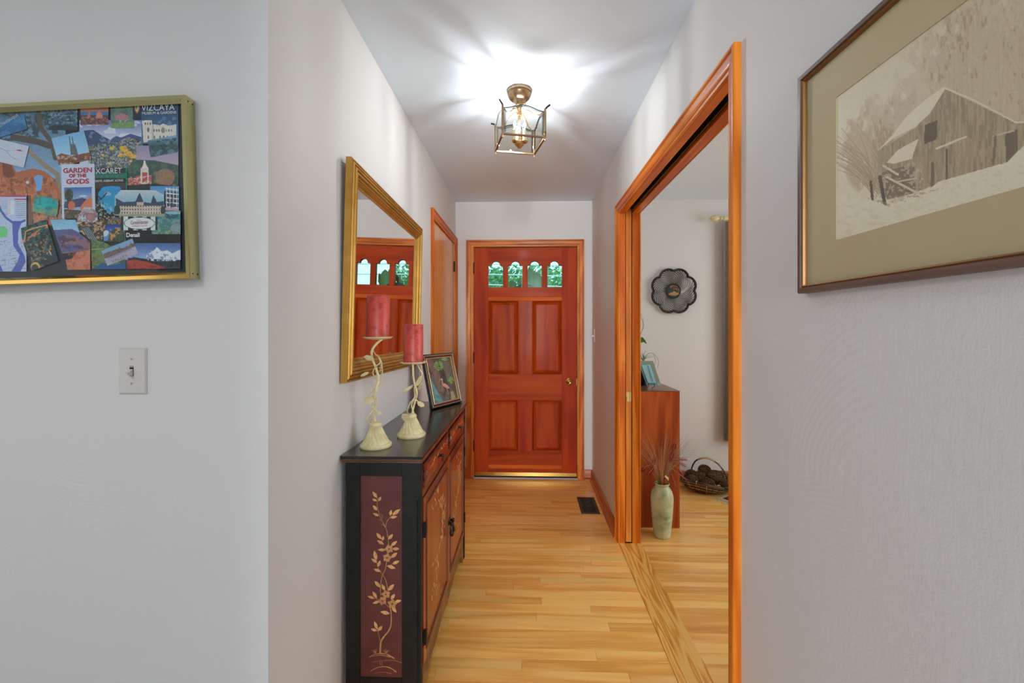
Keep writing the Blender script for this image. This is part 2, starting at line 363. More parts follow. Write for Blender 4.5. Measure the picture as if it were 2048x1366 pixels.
for x in (.590, .665):
    for z in (.10, .62, 1.10, 1.62, 1.95):
        mesh('nail_hole', MB().lathe([(.0022, 0), (.0022, .0006)], n=8, M=Matrix.Translation((x, yb + .0003, z)) @ Euler((R(90), 0, 0)).to_matrix().to_4x4()), M['darkmetal'], j)
# pocket door slid into the wall: its edge shows
pd = thing('door_3', (.625, 3.1, 0), 'pocket door slid into the wall, only its edge showing', None, kind='structure')
mesh('door_leaf', MB().box(.6085, .6425, yb + .0015, 3.52, .008, zt + .03, .0015), M['pine'], pd)
lp = mesh('edge_pull', MB().box(.6105, .6405, yb - .0006, yb + .003, .873, .932, .0008), M['lbrass'], pd)
mesh('edge_slot', MB().box(.6125, .6145, yb - .001, yb, .878, .905).box(.631, .6325, yb - .0012, yb, .876, .929), M['darkmetal'], lp)

# baseboards with shoe moulding
BP = [(0, 0), (0, .083), (-.004, .087), (-.010, .084), (-.014, .074), (-.014, 0)]
SH = [(-.014, 0), (-.014, .019), (-.020, .017), (-.027, .010), (-.028, 0)]
def baseb(name, P, L, mat, label):
    """P(u, v, h): u along the wall, v up, h off the wall"""
    r = thing(name, P(0, 0, 0), label, None, kind='structure')
    for nm, pr in (('base_board', BP), ('shoe_moulding', SH)):
        n = len(pr); vs = [P(0, z, -d) for d, z in pr] + [P(L, z, -d) for d, z in pr]
        fs = [(k, (k + 1) % n, n + (k + 1) % n, n + k) for k in range(n)] + [tuple(range(n)), tuple(range(n, 2 * n))]
        mesh(nm, MB().add(vs, fs), mat, r, smooth=25)
baseb('baseboard_right', axes((XR, 2.748, 0), (0, 1, 0), (0, 0, 1), (-1, 0, 0)), YB - 2.748, M['base'], 'stained wood baseboard along the hall below the small switch')
baseb('baseboard_back', axes((.4995, YB, 0), (1, 0, 0), (0, 0, 1), (0, -1, 0)), XR - .4995, M['base_x'], 'short piece of baseboard beside the front door knob side')
baseb('baseboard_corner', axes((XL, YB, 0), (1, 0, 0), (0, 0, 1), (0, -1, 0)), -.5355 - XL, M['base_x'], 'short piece of baseboard beside the front door hinges')
baseb('baseboard_left', axes((XL, YN + .002, 0), (0, 1, 0), (0, 0, 1), (1, 0, 0)), 2.825 - YN, M['base'], 'stained baseboard behind the console cabinet')
baseb('baseboard_near', axes((-3.6, YN, 0), (1, 0, 0), (0, 0, 1), (0, -1, 0)), XL + 3.6, M['base_x'], 'baseboard below the collage wall')
baseb('baseboard_near_right', axes((XR, -6.0, 0), (0, 1, 0), (0, 0, 1), (-1, 0, 0)), 1.176 + 6.0, M['base'], 'baseboard below the barn picture')
baseb('baseboard_far', axes((XP, YB, 0), (1, 0, 0), (0, 0, 1), (0, -1, 0)), 2.9, M['base_x'], 'stained baseboard behind the pine cone basket')

# ------------------------------------------------------------ front door
YD = 3.829
def DX(px): return on_plane(px, HY, (0, YD, 0), Vector((0, 1, 0))).x
def DZ(py): return on_plane(1050, py, (0, YD, 0), Vector((0, 1, 0))).z
fd = thing('door_1', (0, YD, 0), 'red-brown panelled front door with four small arched windows', None, kind='structure')
x0, x1, xs0, xs1 = DX(948.5), DX(1153.5), DX(976.5), DX(1124.2)
xm0, xm1 = DX(1036.5), DX(1064.5); zb, ztop = .012, DZ(495.3)
def pbox(nm, a, b, c, d, mat, y=YD, t=.044, bev=.0015): return mesh(nm, MB().box(a, b, y, y + t, c, d, bev), mat, fd)
pbox('stile', x0, xs0, zb, ztop, M['red']); pbox('stile', xs1, x1, zb, ztop, M['red'])
Pd = axes((0, YD, 0), (1, 0, 0), (0, 0, 1), (0, -1, 0))
wins = [(DX(977.2), DX(1005.8)), (DX(1016.2), DX(1045)), (DX(1055.4), DX(1083.8)), (DX(1094.8), DX(1123.4))]
wt, wb_ = DZ(530.6), DZ(574.6)
poly = [(xs0, ztop), (xs0, wt)]
for a, b in wins:
    m = (a + b) / 2; r = .037; poly.append((m - r, wt))
    poly += [(m + r * math.cos(t), wt + .004 + (r - .004) * math.sin(t)) for t in [math.pi * (1 - i / 14) for i in range(15)]]
    poly.append((m + r, wt))
poly += [(xs1, wt), (xs1, ztop)]
mesh('top_rail', MB().prism(poly, Pd, -.044, 0), M['red_h'], fd)
zl1, zl0 = DZ(593.5), DZ(601.5)
pbox('lock_rail', xs0, xs1, zl1, wb_, M['red_h'])
pbox('ledge', xs0, xs1, zl0, zl1, M['ledge'], bev=.001)
for (a, b), (c, d) in zip(wins, wins[1:]): pbox('muntin', b, c, wb_, wt, M['red'])
for a, b in wins:
    m = (a + b) / 2; r = .0365
    wp = [(a, wb_), (b, wb_), (b, wt), (m + r, wt)] + [(m + r * math.cos(t), wt + .004 + (r - .004) * math.sin(t)) for t in [math.pi * i / 12 for i in range(13)]] + [(m - r, wt), (a, wt)]
    g = mesh('window_pane', MB().prism(wp, Pd, -.026, -.020), M['doorglass'], fd)
zp = [(DZ(748.5), zl0), (DZ(903.5), DZ(800.5))]
pbox('middle_rail', xs0, xs1, zp[1][1], zp[0][0], M['red_h'])
pbox('bottom_rail', xs0, xs1, zb, zp[1][0], M['red_h'])
pbox('kick_strip', xs0 + .002, xs1 - .002, DZ(937.5), DZ(930), M['ledge'], y=YD - .0008, t=.004, bev=.0004)
for z0, z1 in zp:
    pbox('mullion', xm0, xm1, z0, z1, M['red'])
    for a, b in ((xs0, xm0), (xm1, xs1)):
        w, h = b - a, z1 - z0
        P = axes((a, YD, z0), (1, 0, 0), (0, 0, 1), (0, -1, 0))
        mb = MB(); rings_ = [(0, -.020), (.013, -.020), (.034, -.006), (.036, -.0045), (.038, -.0045)]
        vs = []
        for i, d in rings_: vs += [P(i, i, d), P(w - i, i, d), P(w - i, h - i, d), P(i, h - i, d)]
        n = len(rings_); fs = [(4 * k + q, 4 * k + (q + 1) % 4, 4 * k + 4 + (q + 1) % 4, 4 * k + 4 + q) for k in range(n - 1) for q in range(4)] + [tuple(range(4 * n - 4, 4 * n))]
        pn = mesh('door_panel', mb.add(vs, fs), M['red'], fd)
        ring('panel_moulding', P, w, h, [(0, 0), (.003, -.001), (.006, -.006), (.010, -.009), (.013, -.016), (.0135, -.02), (0, -.02)], {'L': M['red'], 'R': M['red'], 'T': M['red_h'], 'B': M['red_h']}, pn)
# brass sweep, knob, hinges, sill
pbox('door_sweep', x0 + .001, x1 - .001, DZ(952), DZ(944.6), M['brass'], y=YD - .006, t=.006, bev=.001)
mesh('sweep_rubber', MB().box(x0, x1, YD - .004, YD + .01, .010, DZ(952)), M['black_and_shade'], fd)
kx, kz = DX(1138.2), DZ(763)
KM = Matrix.Translation((kx, YD, kz)) @ Euler((R(90), 0, 0)).to_matrix().to_4x4()
kn = mesh('door_knob', MB().lathe([(.012, 0), (.012, .03), (.018, .036), (.026, .044), (.028, .054), (.024, .062), (.012, .066), (.009, .064), (.0, .064)], n=28, M=KM), M['brass'], fd, smooth=40)
mesh('rosette', MB().lathe([(.033, 0), (.033, .004), (.029, .008), (.020, .010), (.012, .010)], n=28, M=KM), M['brass'], kn, smooth=40)
mesh('strike_plate', MB().box(DX(1152.5), DX(1155.5), YD - .004, YD + .003, DZ(770), DZ(757)), M['brass'], fd)
for py in (536, 715.5, 892): 
    hz = DZ(py); hx = DX(947.3)
    mesh('hinge', MB().lathe([(.0055, -.05), (.0055, .05)], c=(hx, YD - .004, hz), n=10).lathe([(.004, .05), (.003, .056), (0, .058)], c=(hx, YD - .004, hz), n=10).lathe([(0, -.058), (.003, -.056), (.004, -.05)], c=(hx, YD - .004, hz), n=10), M['darkmetal'], fd)
jl = thing('trim_7', (0, YB, 0), 'dark lined frame and pale sill of the front door', None, kind='structure')
mesh('jamb_lining', MB().box(-.497, x0 - .0015, YB + .001, YB + .129, 0, 2.063), M['oak'], jl)
mesh('jamb_lining', MB().box(x1 + .0015, .461, YB + .001, YB + .129, 0, 2.063), M['oak'], jl)
mesh('jamb_lining', MB().box(-.474, .4435, YB + .001, YB + .129, 2.042, 2.063), M['oak_h'], jl)
mesh('door_sill', MB().box(-.474, .4435, YB - .012, YB + .129, 0, .007, .002), M['white'], jl)

# closet door in the left wall
cd = thing('door_2', (XL, 3.32, 0), 'flat honey-coloured closet door catching the window light', None, kind='structure')
mesh('door_leaf', MB().box(XL - .038, XL - .004, 2.872, 3.764, .008, 2.071), M['honey'], cd)
for z in (1.86, .95, .22):
    hg = mesh('hinge', MB().lathe([(.006, -.045), (.006, .045)], c=(XL + .002, 3.7535, z), n=10).box(XL - .0035, XL - .0015, 3.725, 3.75, z - .045, z + .045), M['bronze'], cd)

# ------------------------------------------------------------ outside the front door
gm = newmat('garden_ground', srgb(96, 108, 70), .9)[0]
tag(struct('ground', MB().box(-16, 16, YB + .2, 30, -.3, -.12), gm), 'green ground outside the front door')
lm, lnt, lb = newmat('hedge_leaf', srgb(60, 110, 60), .5)
oi = coords(lnt); lnt.links.new(ramp(lnt, noise(lnt, oi, 3.0, 3), [(.3, srgb(70, 130, 92)), (.5, srgb(120, 176, 124)), (.7, srgb(186, 220, 150))]), lb.inputs['Base Color'])
lb.inputs['Transmission Weight'].default_value = 0.0
rs = np.random.RandomState(5)
def leafcloud(n, cx, cy, cz, rx, ry, rz, s):
    mb_v, mb_f = [], []
    p = rs.normal(size=(n, 3)); p /= np.linalg.norm(p, axis=1)[:, None]; p *= (rs.uniform(.35, 1, n) ** .5)[:, None]
    p = p * (rx, ry, rz) + (cx, cy, cz)
    for q in p:
        a = Vector(rs.normal(size=3)).normalized(); b = a.orthogonal().normalized(); c = a.cross(b); z = s * rs.uniform(.6, 1.3)
        q = Vector(q); k = len(mb_v)
        mb_v += [q - b * z, q - c * z * .5, q + b * z, q + c * z * .5]; mb_f.append((k, k + 1, k + 2, k + 3))
    return mb_v, mb_f
SHL = ['tall green shrub outside, nearer the hinge side of the front door', 'tall green shrub outside, nearer the knob side of the front door', 'green shrub outside far beyond the hinge side of the door', 'green shrub outside far beyond the knob side of the door', 'large tree crown outside behind the two middle shrubs']
for i, (cx, cy, cz, rx, rz, n) in enumerate([(-.98, 8.2, 1.42, .95, 1.12, 6500), (.98, 8.3, 1.40, .95, 1.15, 6500), (-3.1, 8.6, 1.5, 1.05, 1.2, 2500), (3.1, 8.6, 1.5, 1.05, 1.2, 2500), (0, 10.6, 1.9, 2.2, .98, 7000)]):
    t = thing('garden_shrub' if i < 4 else 'garden_tree', (cx, cy, -.12), SHL[i], 'shrub' if i < 4 else 'tree')
    v, f = leafcloud(n, cx, cy, cz, rx, .7, rz, .042 if i < 4 else .06)
    fo = mesh('foliage', MB().add(v, f), lm, t); fo['kind'] = 'stuff'
    mesh('trunk', MB().tube([(cx, cy, -.12), (cx + .04, cy, .8), (cx, cy + .03, 1.8)], [.06, .045, .02], 8), M['darkmetal'], t)
for sx in (-4, 4):
    tag(mesh('cable_pole', MB().lathe([(.06, -.12), (.05, 2.7), (0, 2.72)], c=(sx, 7.1, 0), n=12), M['darkmetal']), 'dark cable pole outside, past the ' + ('hinge' if sx < 0 else 'knob') + ' side of the door', 'pole')
wire = newmat('white_cable', srgb(235, 240, 245), .5)[0]
for i, (z, d) in enumerate([(2.02, -.03), (2.19, -.04), (2.36, -.05)]):
    tag(mesh('overhead_cable', MB().tube([(-3.935, 7.1, z + .10), (0, 7.1, z), (3.935, 7.1, z - .12)], .010, 6), wire),
        ['lowest white cable seen through the door panes', 'middle white cable seen through the door panes', 'topmost white cable seen through the door panes'][i], 'cable', 'cables outside the door')
# leafy ornament hanging on the outer face of the door
wr = thing('door_wreath', (.0, 3.97, 1.60), 'pale green broad-leaved ornament hanging outside the door window', 'wreath')
pl = newmat('pale_green_leaf', srgb(150, 170, 120), .45)[0]; pl2 = newmat('dark_wreath_base', srgb(52, 44, 40), .7)[0]
def broad(px, py, w, h, y, lean, tip=.25):
    c = on_plane(px, py, (0, y, 0), Vector((0, 1, 0))); mb = MB(); vs, fs = [], []
    for i in range(9):
        t = i / 8; ww = w * (math.sin(math.pi * min(1, t * (1 - tip) + .18)) ** .8) * (1 if t < .9 else .45) * .5
        for jx in range(5):
            u = jx / 2 - 1; vs.append((c.x + u * ww + lean * t * t, y + .012 * u * u + .01 * t, c.z + h * t))
    for i in range(8):
        for jx in range(4): fs.append((i * 5 + jx, i * 5 + jx + 1, i * 5 + jx + 6, i * 5 + jx + 5))
    mesh('leaf', mb.add(vs, fs), pl, wr, smooth=True)
for a in ((1025, 578, .075, .085, 3.95, -.01), (1041, 578, .06, .12, 3.955, .05), (1066, 577, .075, .20, 3.96, -.035), (1074, 577, .10, .155, 3.95, .0), (1080, 577, .06, .12, 3.96, .03), (1058, 577, .05, .12, 3.965, -.03)): broad(*a)
mesh('base', MB().lathe([(0, -.03), (.09, -.02), (.11, .01), (.06, .045), (0, .055)], c=(DX(1050), 3.985, DZ(577)), n=16), pl2, wr, smooth=True)

# ------------------------------------------------------------ ceiling lantern
LC = Vector((-.036, 2.035, 0)); la = R(13.5)
ln = thing('ceiling_lantern', (LC.x, LC.y, ZC), 'square brass and clear glass lantern with three bulbs on the hall ceiling', 'ceiling light')
def LP(u, v, z): return Vector((LC.x + u * math.cos(la) - v * math.sin(la), LC.y + u * math.sin(la) + v * math.cos(la), z))
mesh('canopy', MB().lathe([(.0, ZC), (.058, ZC), (.058, ZC - .012), (.053, ZC - .017), (.055, ZC - .022), (.050, ZC - .034), (.040, ZC - .044), (.030, ZC - .048), (.026, ZC - .054), (.014, ZC - .070), (.008, ZC - .088), (.0, ZC - .09)], c=(LC.x, LC.y, 0), n=36), M['abrass'], ln, smooth=30)
mesh('stem', MB().lathe([(0, 2.36), (.007, 2.36), (.009, 2.352), (.006, 2.343), (.006, 2.20), (0, 2.20)], c=(LC.x, LC.y, 0), n=14).lathe([(.0, 2.335), (.012, 2.335), (.012, 2.322), (0, 2.32)], c=(LC.x, LC.y, 0), n=14), M['lampbrass'], ln, smooth=30)
hs = .0975; ZT, ZB = 2.318, 2.184
for q in range(4):
    a = q * math.pi / 2 + math.pi / 4
    ca, sa = math.cos(a), math.sin(a)
    # leaf scroll near the canopy
    pts = [LP(ca * r, sa * r, z) for r, z in ((.004, 2.335), (.006, 2.350), (.012, 2.366), (.024, 2.376), (.033, 2.371), (.034, 2.362), (.028, 2.358))]
    mesh('scroll', MB().tube(pts, [.002, .003, .0035, .003, .0025, .002, .001], 8), M['lampbrass'], ln, smooth=True)
    # curved arm from the stem to the post
    D = hs * math.sqrt(2)
    arm = [LP(ca * r, sa * r, z) for r, z in ((.006, 2.338), (.022, 2.345), (.05, 2.334), (.08, 2.306), (.11, 2.296), (D - .004, 2.306))]
    mesh('arm', MB().tube(arm, .0028, 8), M['lampbrass'], ln, smooth=True)
    px_, py_ = hs * (1 if ca > 0 else -1), hs * (1 if sa > 0 else -1)
    c = LP(px_, py_, 0)
    Rz = Matrix.Translation((c.x, c.y, 0)) @ Matrix.Rotation(la, 4, 'Z')
    po = mesh('post', MB().box(-.0048, .0048, -.0048, .0048, ZB, ZT, .001, M=Rz), M['abrass'], ln)
    mesh('post_finial', MB().lathe([(0, ZB - .016), (.0035, ZB - .013), (.0045, ZB - .009), (.003, ZB - .005), (.005, ZB), (0, ZB)], c=(c.x, c.y, 0), n=12), M['abrass'], po, smooth=30)
    mesh('post_tip', MB().tube([LP(px_, py_, ZT - .004), LP(px_ * 1.08, py_ * 1.08, ZT + .004), LP(px_ * 1.19, py_ * 1.19, ZT + .010)], [.0042, .004, .0036], 4), M['darkmetal'], po)
    # rails and curved glass panels on side q
    ux, uy = (1, 0) if q % 2 == 0 else (0, 1); sgn = -1 if q in (0, 3) else 1
    def SP(u, out, z, q=q):
        o_ = hs + out
        return [LP(u, -o_, z), LP(o_, u, z), LP(-u, o_, z), LP(-o_, -u, z)][q]
    # rail with a bar following the side
    mesh('bottom_rail', MB().add([SP(s * (hs - .004), t, z) for s in (-1, 1) for t in (-.004, .004) for z in (ZB, ZB + .007)], [(0, 1, 3, 2), (4, 6, 7, 5), (0, 4, 5, 1), (2, 3, 7, 6), (0, 2, 6, 4), (1, 5, 7, 3)]), M['abrass'], ln)
    nu, nv = 16, 6; vs = []; fs = []; ev = []; ef = []
    def gp(i, k, th=0.0):
        u = -1 + 2 * i / nu; arch = .020 * (math.cos(u * math.pi) * .5 + .5); v = k / nv
        z = ZB + .007 + (ZT - .014 + arch - ZB - .007) * v
        return SP(u * (hs - .005), .012 * math.sin(math.pi * v) * (1 - u * u) * 1.0 + th, z)
    gv = [gp(i, k) for i in range(nu + 1) for k in range(nv + 1)]
    gf = [(i * (nv + 1) + k, (i + 1) * (nv + 1) + k, (i + 1) * (nv + 1) + k + 1, i * (nv + 1) + k + 1) for i in range(nu) for k in range(nv)]
    g = mesh('glass_panel', MB().add(gv, gf), M['lampglass'], ln, smooth=True)
    bv, bf = [], []
    loop = [(0, k) for k in range(0, nv + 1)] + [(i, nv) for i in range(1, nu + 1)] + [(nu, k) for k in range(nv - 1, -1, -1)]
    ctr = SP(0, .004, (ZB + ZT) / 2)
    for i, k in loop:
        p = gp(i, k, .0012); dv = ctr - p; w_ = .0105 / max(abs(dv.z), math.hypot(dv.x, dv.y)); bv += [p, p + dv * w_ + (p - LP(0, 0, p.z)).normalized() * .0006]
    bf = [(2 * q_, 2 * q_ + 1, 2 * q_ + 3, 2 * q_ + 2) for q_ in range(len(loop) - 1)]
    mesh('bevel_border', MB().add(bv, bf), M['lampborder'], g, smooth=True)
    edge = [gp(0, k) for k in range(1, nv + 1)] + [gp(i, nv) for i in range(1, nu + 1)] + [gp(nu, k) for k in range(nv - 1, 0, -1)]
    mesh('glass_bevel', MB().tube(edge, .0024, 6), M['lampedge'], g, smooth=True)
mesh('bottom_pane', MB().add([LP(a * (hs - .004), b * (hs - .004), ZB + .004) for a, b in ((-1, -1), (1, -1), (1, 1), (-1, 1))], [(0, 1, 2, 3)]), M['lampglass'], ln)
bulbm = emit('lit_filament', (.97, .985, 1, 1), 1480.0)
hub = mesh('candle_hub', MB().lathe([(0, 2.168), (.006, 2.17), (.014, 2.178), (.022, 2.186), (.022, 2.196), (.010, 2.205), (0, 2.206)], c=(LC.x, LC.y, 0), n=20), M['lampbrass'], ln, smooth=30)
for q in range(3):
    a = R(100 + 120 * q); bx, by = LC.x + .027 * math.cos(a), LC.y + .027 * math.sin(a)
    mesh('bobeche', MB().lathe([(0, 2.190), (.010, 2.190), (.016, 2.197), (.013, 2.202), (0, 2.202)], c=(bx, by, 0), n=16), M['lampbrass'], hub, smooth=30)
    cs = mesh('candle_sleeve', MB().lathe([(.0095, 2.200), (.0095, 2.246), (0, 2.246)], c=(bx, by, 0), n=14), M['cream'], ln, smooth=30)
    bl_ = mesh('bulb', MB().lathe([(0, 2.246), (.007, 2.248), (.0115, 2.262), (.0125, 2.272), (.010, 2.288), (.005, 2.300), (.0015, 2.308), (0, 2.309)], c=(bx, by, 0), n=16), M['bulbglass'], ln, smooth=True)
    mesh('filament', MB().lathe([(0, 2.262), (.0036, 2.265), (.0048, 2.273), (.0034, 2.284), (0, 2.290)], c=(bx, by, 0), n=12), bulbm, ln.children[-1] if False else bl_, smooth=True)
# ------------------------------------------------------------ painter for flat printed pictures
def pin(x, y, pts):
    ins = np.zeros(x.shape, bool); n = len(pts); j = n - 1
    for i in range(n):
        xi, yi = pts[i]; xj, yj = pts[j]
        if yi != yj:
            ins ^= ((yi > y) != (yj > y)) & (x < (xj - xi) * (y - yi) / (yj - yi) + xi)
        j = i
    return ins
def vnoise(x, y, s, seed=0, octv=3):
    out = np.zeros(x.shape); amp, tot = 1.0, 0.0
    for o_ in range(octv):
        X, Y = x / s + 31.7 * o_ + seed, y / s + 17.3 * o_ - seed
        xi, yi = np.floor(X), np.floor(Y); fx, fy = X - xi, Y - yi
        fx, fy = fx * fx * (3 - 2 * fx), fy * fy * (3 - 2 * fy)
        h = lambda a, b: np.modf(np.abs(np.sin(a * 127.1 + b * 311.7 + seed * 7.7) * 43758.5453))[0]
        v = h(xi, yi) * (1 - fx) * (1 - fy) + h(xi + 1, yi) * fx * (1 - fy) + h(xi, yi + 1) * (1 - fx) * fy + h(xi + 1, yi + 1) * fx * fy
        out += amp * v; tot += amp; amp *= .55; s = s / 2.1
    return out / tot
class Art:
    def __init__(s, x, y): s.x, s.y = x, y; s.c = np.full(x.shape + (3,), 128.0); s.k = 0
    def put(s, m, col, a=1.0): s.c[m] = s.c[m] * (1 - a) + np.array(col, float) * a
    def fill(s, col): s.c[:] = col
    def poly(s, col, pts, a=1.0): s.put(pin(s.x, s.y, pts), col, a)
    def grad(s, c0, c1, y0, y1, pts=None):
        t = np.clip((s.y - y0) / (y1 - y0), 0, 1)[..., None]; g = np.array(c0, float) * (1 - t) + np.array(c1, float) * t
        m = pin(s.x, s.y, pts) if pts else np.ones(s.x.shape, bool); s.c[m] = g[m]
    def ell(s, col, cx, cy, rx, ry, rot=0, a=1.0):
        c, n = math.cos(rot), math.sin(rot); dx, dy = s.x - cx, s.y - cy
        s.put(((dx * c + dy * n) / rx) ** 2 + ((-dx * n + dy * c) / ry) ** 2 < 1, col, a)
    def line(s, col, w, *pts, a=1.0):
        for (ax, ay), (bx, by) in zip(pts, pts[1:]):
            dx, dy = bx - ax, by - ay; L = dx * dx + dy * dy + 1e-9
            t = np.clip(((s.x - ax) * dx + (s.y - ay) * dy) / L, 0, 1)
            s.put((s.x - ax - t * dx) ** 2 + (s.y - ay - t * dy) ** 2 < (w / 2) ** 2, col, a)
    def spk(s, col, scale, thr=.55, a=1.0, pts=None, sx=1.0, sy=1.0):
        s.k += 1; n = vnoise(s.x * sx, s.y * sy, scale, s.k * 3.1); m = n > thr
        if pts: m &= pin(s.x, s.y, pts)
        s.put(m, col, a)
    def mist(s, col, a, blobs, scale, sx=1.0, sy=.5):
        s.k += 1; w = np.zeros(s.x.shape)
        for cx, cy, rx, ry in blobs: w = np.maximum(w, np.clip(1.35 - ((s.x - cx) / rx) ** 2 - ((s.y - cy) / ry) ** 2, 0, 1))
        n = vnoise(s.x * sx, s.y * sy, scale, s.k * 3.1, 4); m = (np.clip((n + w * .42 - .62) * 7, 0, 1) * np.clip(w * 2.2, 0, 1) * a)[..., None]
        s.c = s.c * (1 - m) + np.array(col, float) * m
    def grain(s, amp, scale):
        s.k += 1; s.c += ((vnoise(s.x, s.y, scale, s.k * 5.3) - .5) * 2 * amp)[..., None]
def print_mesh(name, C, nu, nv, paint, parent, mat='print', drop=None, gain=1.0):
    """C: four world corners TL, TR, BR, BL of a flat print"""
    C = [np.array(c, float) for c in C]
    u, v = np.meshgrid(np.linspace(0, 1, nu), np.linspace(0, 1, nv)); u, v = u[..., None], v[..., None]
    Pt = C[0] * (1 - u) * (1 - v) + C[1] * u * (1 - v) + C[2] * u * v + C[3] * (1 - u) * v
    px, py = project(Pt); A = Art(px, py); paint(A)
    col = np.clip(A.c / 255 * gain, 0, 1); col = np.where(col <= .04045, col / 12.92, ((col + .055) / 1.055) ** 2.4)
    idx = np.arange(nu * nv).reshape(nv, nu)
    q = np.stack([idx[:-1, :-1], idx[1:, :-1], idx[1:, 1:], idx[:-1, 1:]], -1).reshape(-1, 4)
    if drop is not None:
        keep = pin(px, py, drop); keep = keep[:-1, :-1] & keep[1:, :-1] & keep[1:, 1:] & keep[:-1, 1:]; q = q[keep.reshape(-1)]
    o_ = ORI[parent]; co = (Pt.reshape(-1, 3) - np.array(o_)).astype(np.float32)
    me = bpy.data.meshes.new(name); me.vertices.add(len(co)); me.vertices.foreach_set('co', co.ravel())
    me.loops.add(q.size); me.loops.foreach_set('vertex_index', q.ravel().astype(np.int32))
    me.polygons.add(len(q)); me.polygons.foreach_set('loop_start', np.arange(0, q.size, 4, dtype=np.int32))
    me.update(calc_edges=True)
    at = me.color_attributes.new('Col', 'FLOAT_COLOR', 'POINT')
    at.data.foreach_set('color', np.concatenate([col.reshape(-1, 3), np.ones((nu * nv, 1))], 1).astype(np.float32).ravel())
    me.materials.append(M[mat]); o = bpy.data.objects.new(name, me); link(o, parent); ORI[o] = o_
    return o
def lettering(body, P0, U, V, N, size, mat, parent, squeeze=1.0, bold=0.0, spacing=1.0, name='lettering', align='LEFT', width=None):
    cu = bpy.data.curves.new('t', 'FONT'); cu.body = body; cu.size = size; cu.align_x = align; cu.offset = bold; cu.space_character = spacing; cu.resolution_u = 3
    to = bpy.data.objects.new('t', cu); SC.collection.objects.link(to); bpy.context.view_layer.update()
    me = bpy.data.meshes.new_from_object(to.evaluated_get(bpy.context.evaluated_depsgraph_get()))
    bpy.data.objects.remove(to); bpy.data.curves.remove(cu)
    if width:
        xs = [v.co.x for v in me.vertices]; squeeze = width / (max(xs) - min(xs))
    me.name = name; P0, U, V, N = map(Vector, (P0, U, V, N))
    for v in me.vertices: v.co = P0 + U * v.co.x * squeeze + V * v.co.y - ORI[parent]
    me.materials.clear(); me.materials.append(mat)
    o = bpy.data.objects.new(name, me); link(o, parent); ORI[o] = ORI[parent]; return o

# ------------------------------------------------------------ light switches
def switch(loc, U, N, label, cat='light switch'):
    t = thing('light_switch', loc, label, cat); P = axes(loc, U, (0, 0, 1), N)
    w, h = .035, .057
    mb = MB(); vs = []
    rg = [(0, 0), (0, .0015), (.0025, .005), (.004, .0058)]
    for i, d in rg: vs += [P(-w + i, -h + i, d), P(w - i, -h + i, d), P(w - i, h - i, d), P(-w + i, h - i, d)]
    mesh('cover_plate', mb.add(vs, [(4 * k + q, 4 * k + (q + 1) % 4, 4 * k + 4 + (q + 1) % 4, 4 * k + 4 + q) for k in range(3) for q in range(4)] + [(12, 13, 14, 15)]), M['white'], t)
    mesh('slot', MB().prism([(-.005, -.0125), (.005, -.0125), (.005, .0125), (-.005, .0125)], P, .0058, .0061), M['darkmetal'], t)
    tg = MB(); a, b = .0038, .0031
    vs = [P(-a, .006, .005), P(a, .006, .005), P(a, -.009, .005), P(-a, -.009, .005), P(-b, -.0035, .0205), P(b, -.0035, .0205), P(b, -.009, .0195), P(-b, -.009, .0195)]
    mesh('toggle', tg.add(vs, [(0, 1, 5, 4), (1, 2, 6, 5), (2, 3, 7, 6), (3, 0, 4, 7), (4, 5, 6, 7)]), M['white'], t)
    mesh('inner_frame', MB().prism([(-.0043, -.0112), (.0043, -.0112), (.0043, -.0098), (-.0043, -.0098)], P, .006, .0065).prism([(-.0043, .0098), (.0043, .0098), (.0043, .0112), (-.0043, .0112)], P, .006, .0065), M['white'], t)
    for s in (-1, 1):
        c = P(0, s * .030, .0058); n = Vector(N)
        cv = [c + (Vector(U) * math.cos(q) + Vector((0, 0, 1)) * math.sin(q)) * .0032 for q in [2 * math.pi * i / 12 for i in range(12)]]
        sc = mesh('screw', MB().add(cv + [p + n * .001 for p in cv], [tuple(range(12, 24))] + [(i, (i + 1) % 12, 12 + (i + 1) % 12, 12 + i) for i in range(12)]), M['white'], t)
        k = .0028; q = .9 if s < 0 else 2.4
        d = Vector(U) * math.cos(q) + Vector((0, 0, 1)) * math.sin(q); e = Vector(U) * -math.sin(q) + Vector((0, 0, 1)) * math.cos(q); c2 = c + n * .0013
        mesh('screw_slot', MB().add([c2 - d * k - e * .0006, c2 + d * k - e * .0006, c2 + d * k + e * .0006, c2 - d * k + e * .0006], [(0, 1, 2, 3)]), M['darkmetal'], sc)
    return t
sw = on_plane(267.5, 742, (0, YN, 0), Vector((0, 1, 0)))
switch(sw, (1, 0, 0), (0, -1, 0), 'white toggle light switch below the gold-framed collage')
switch((XR, 3.704, 1.262), (0, 1, 0), (-1, 0, 0), 'small white toggle switch on the wall between front door and doorway')

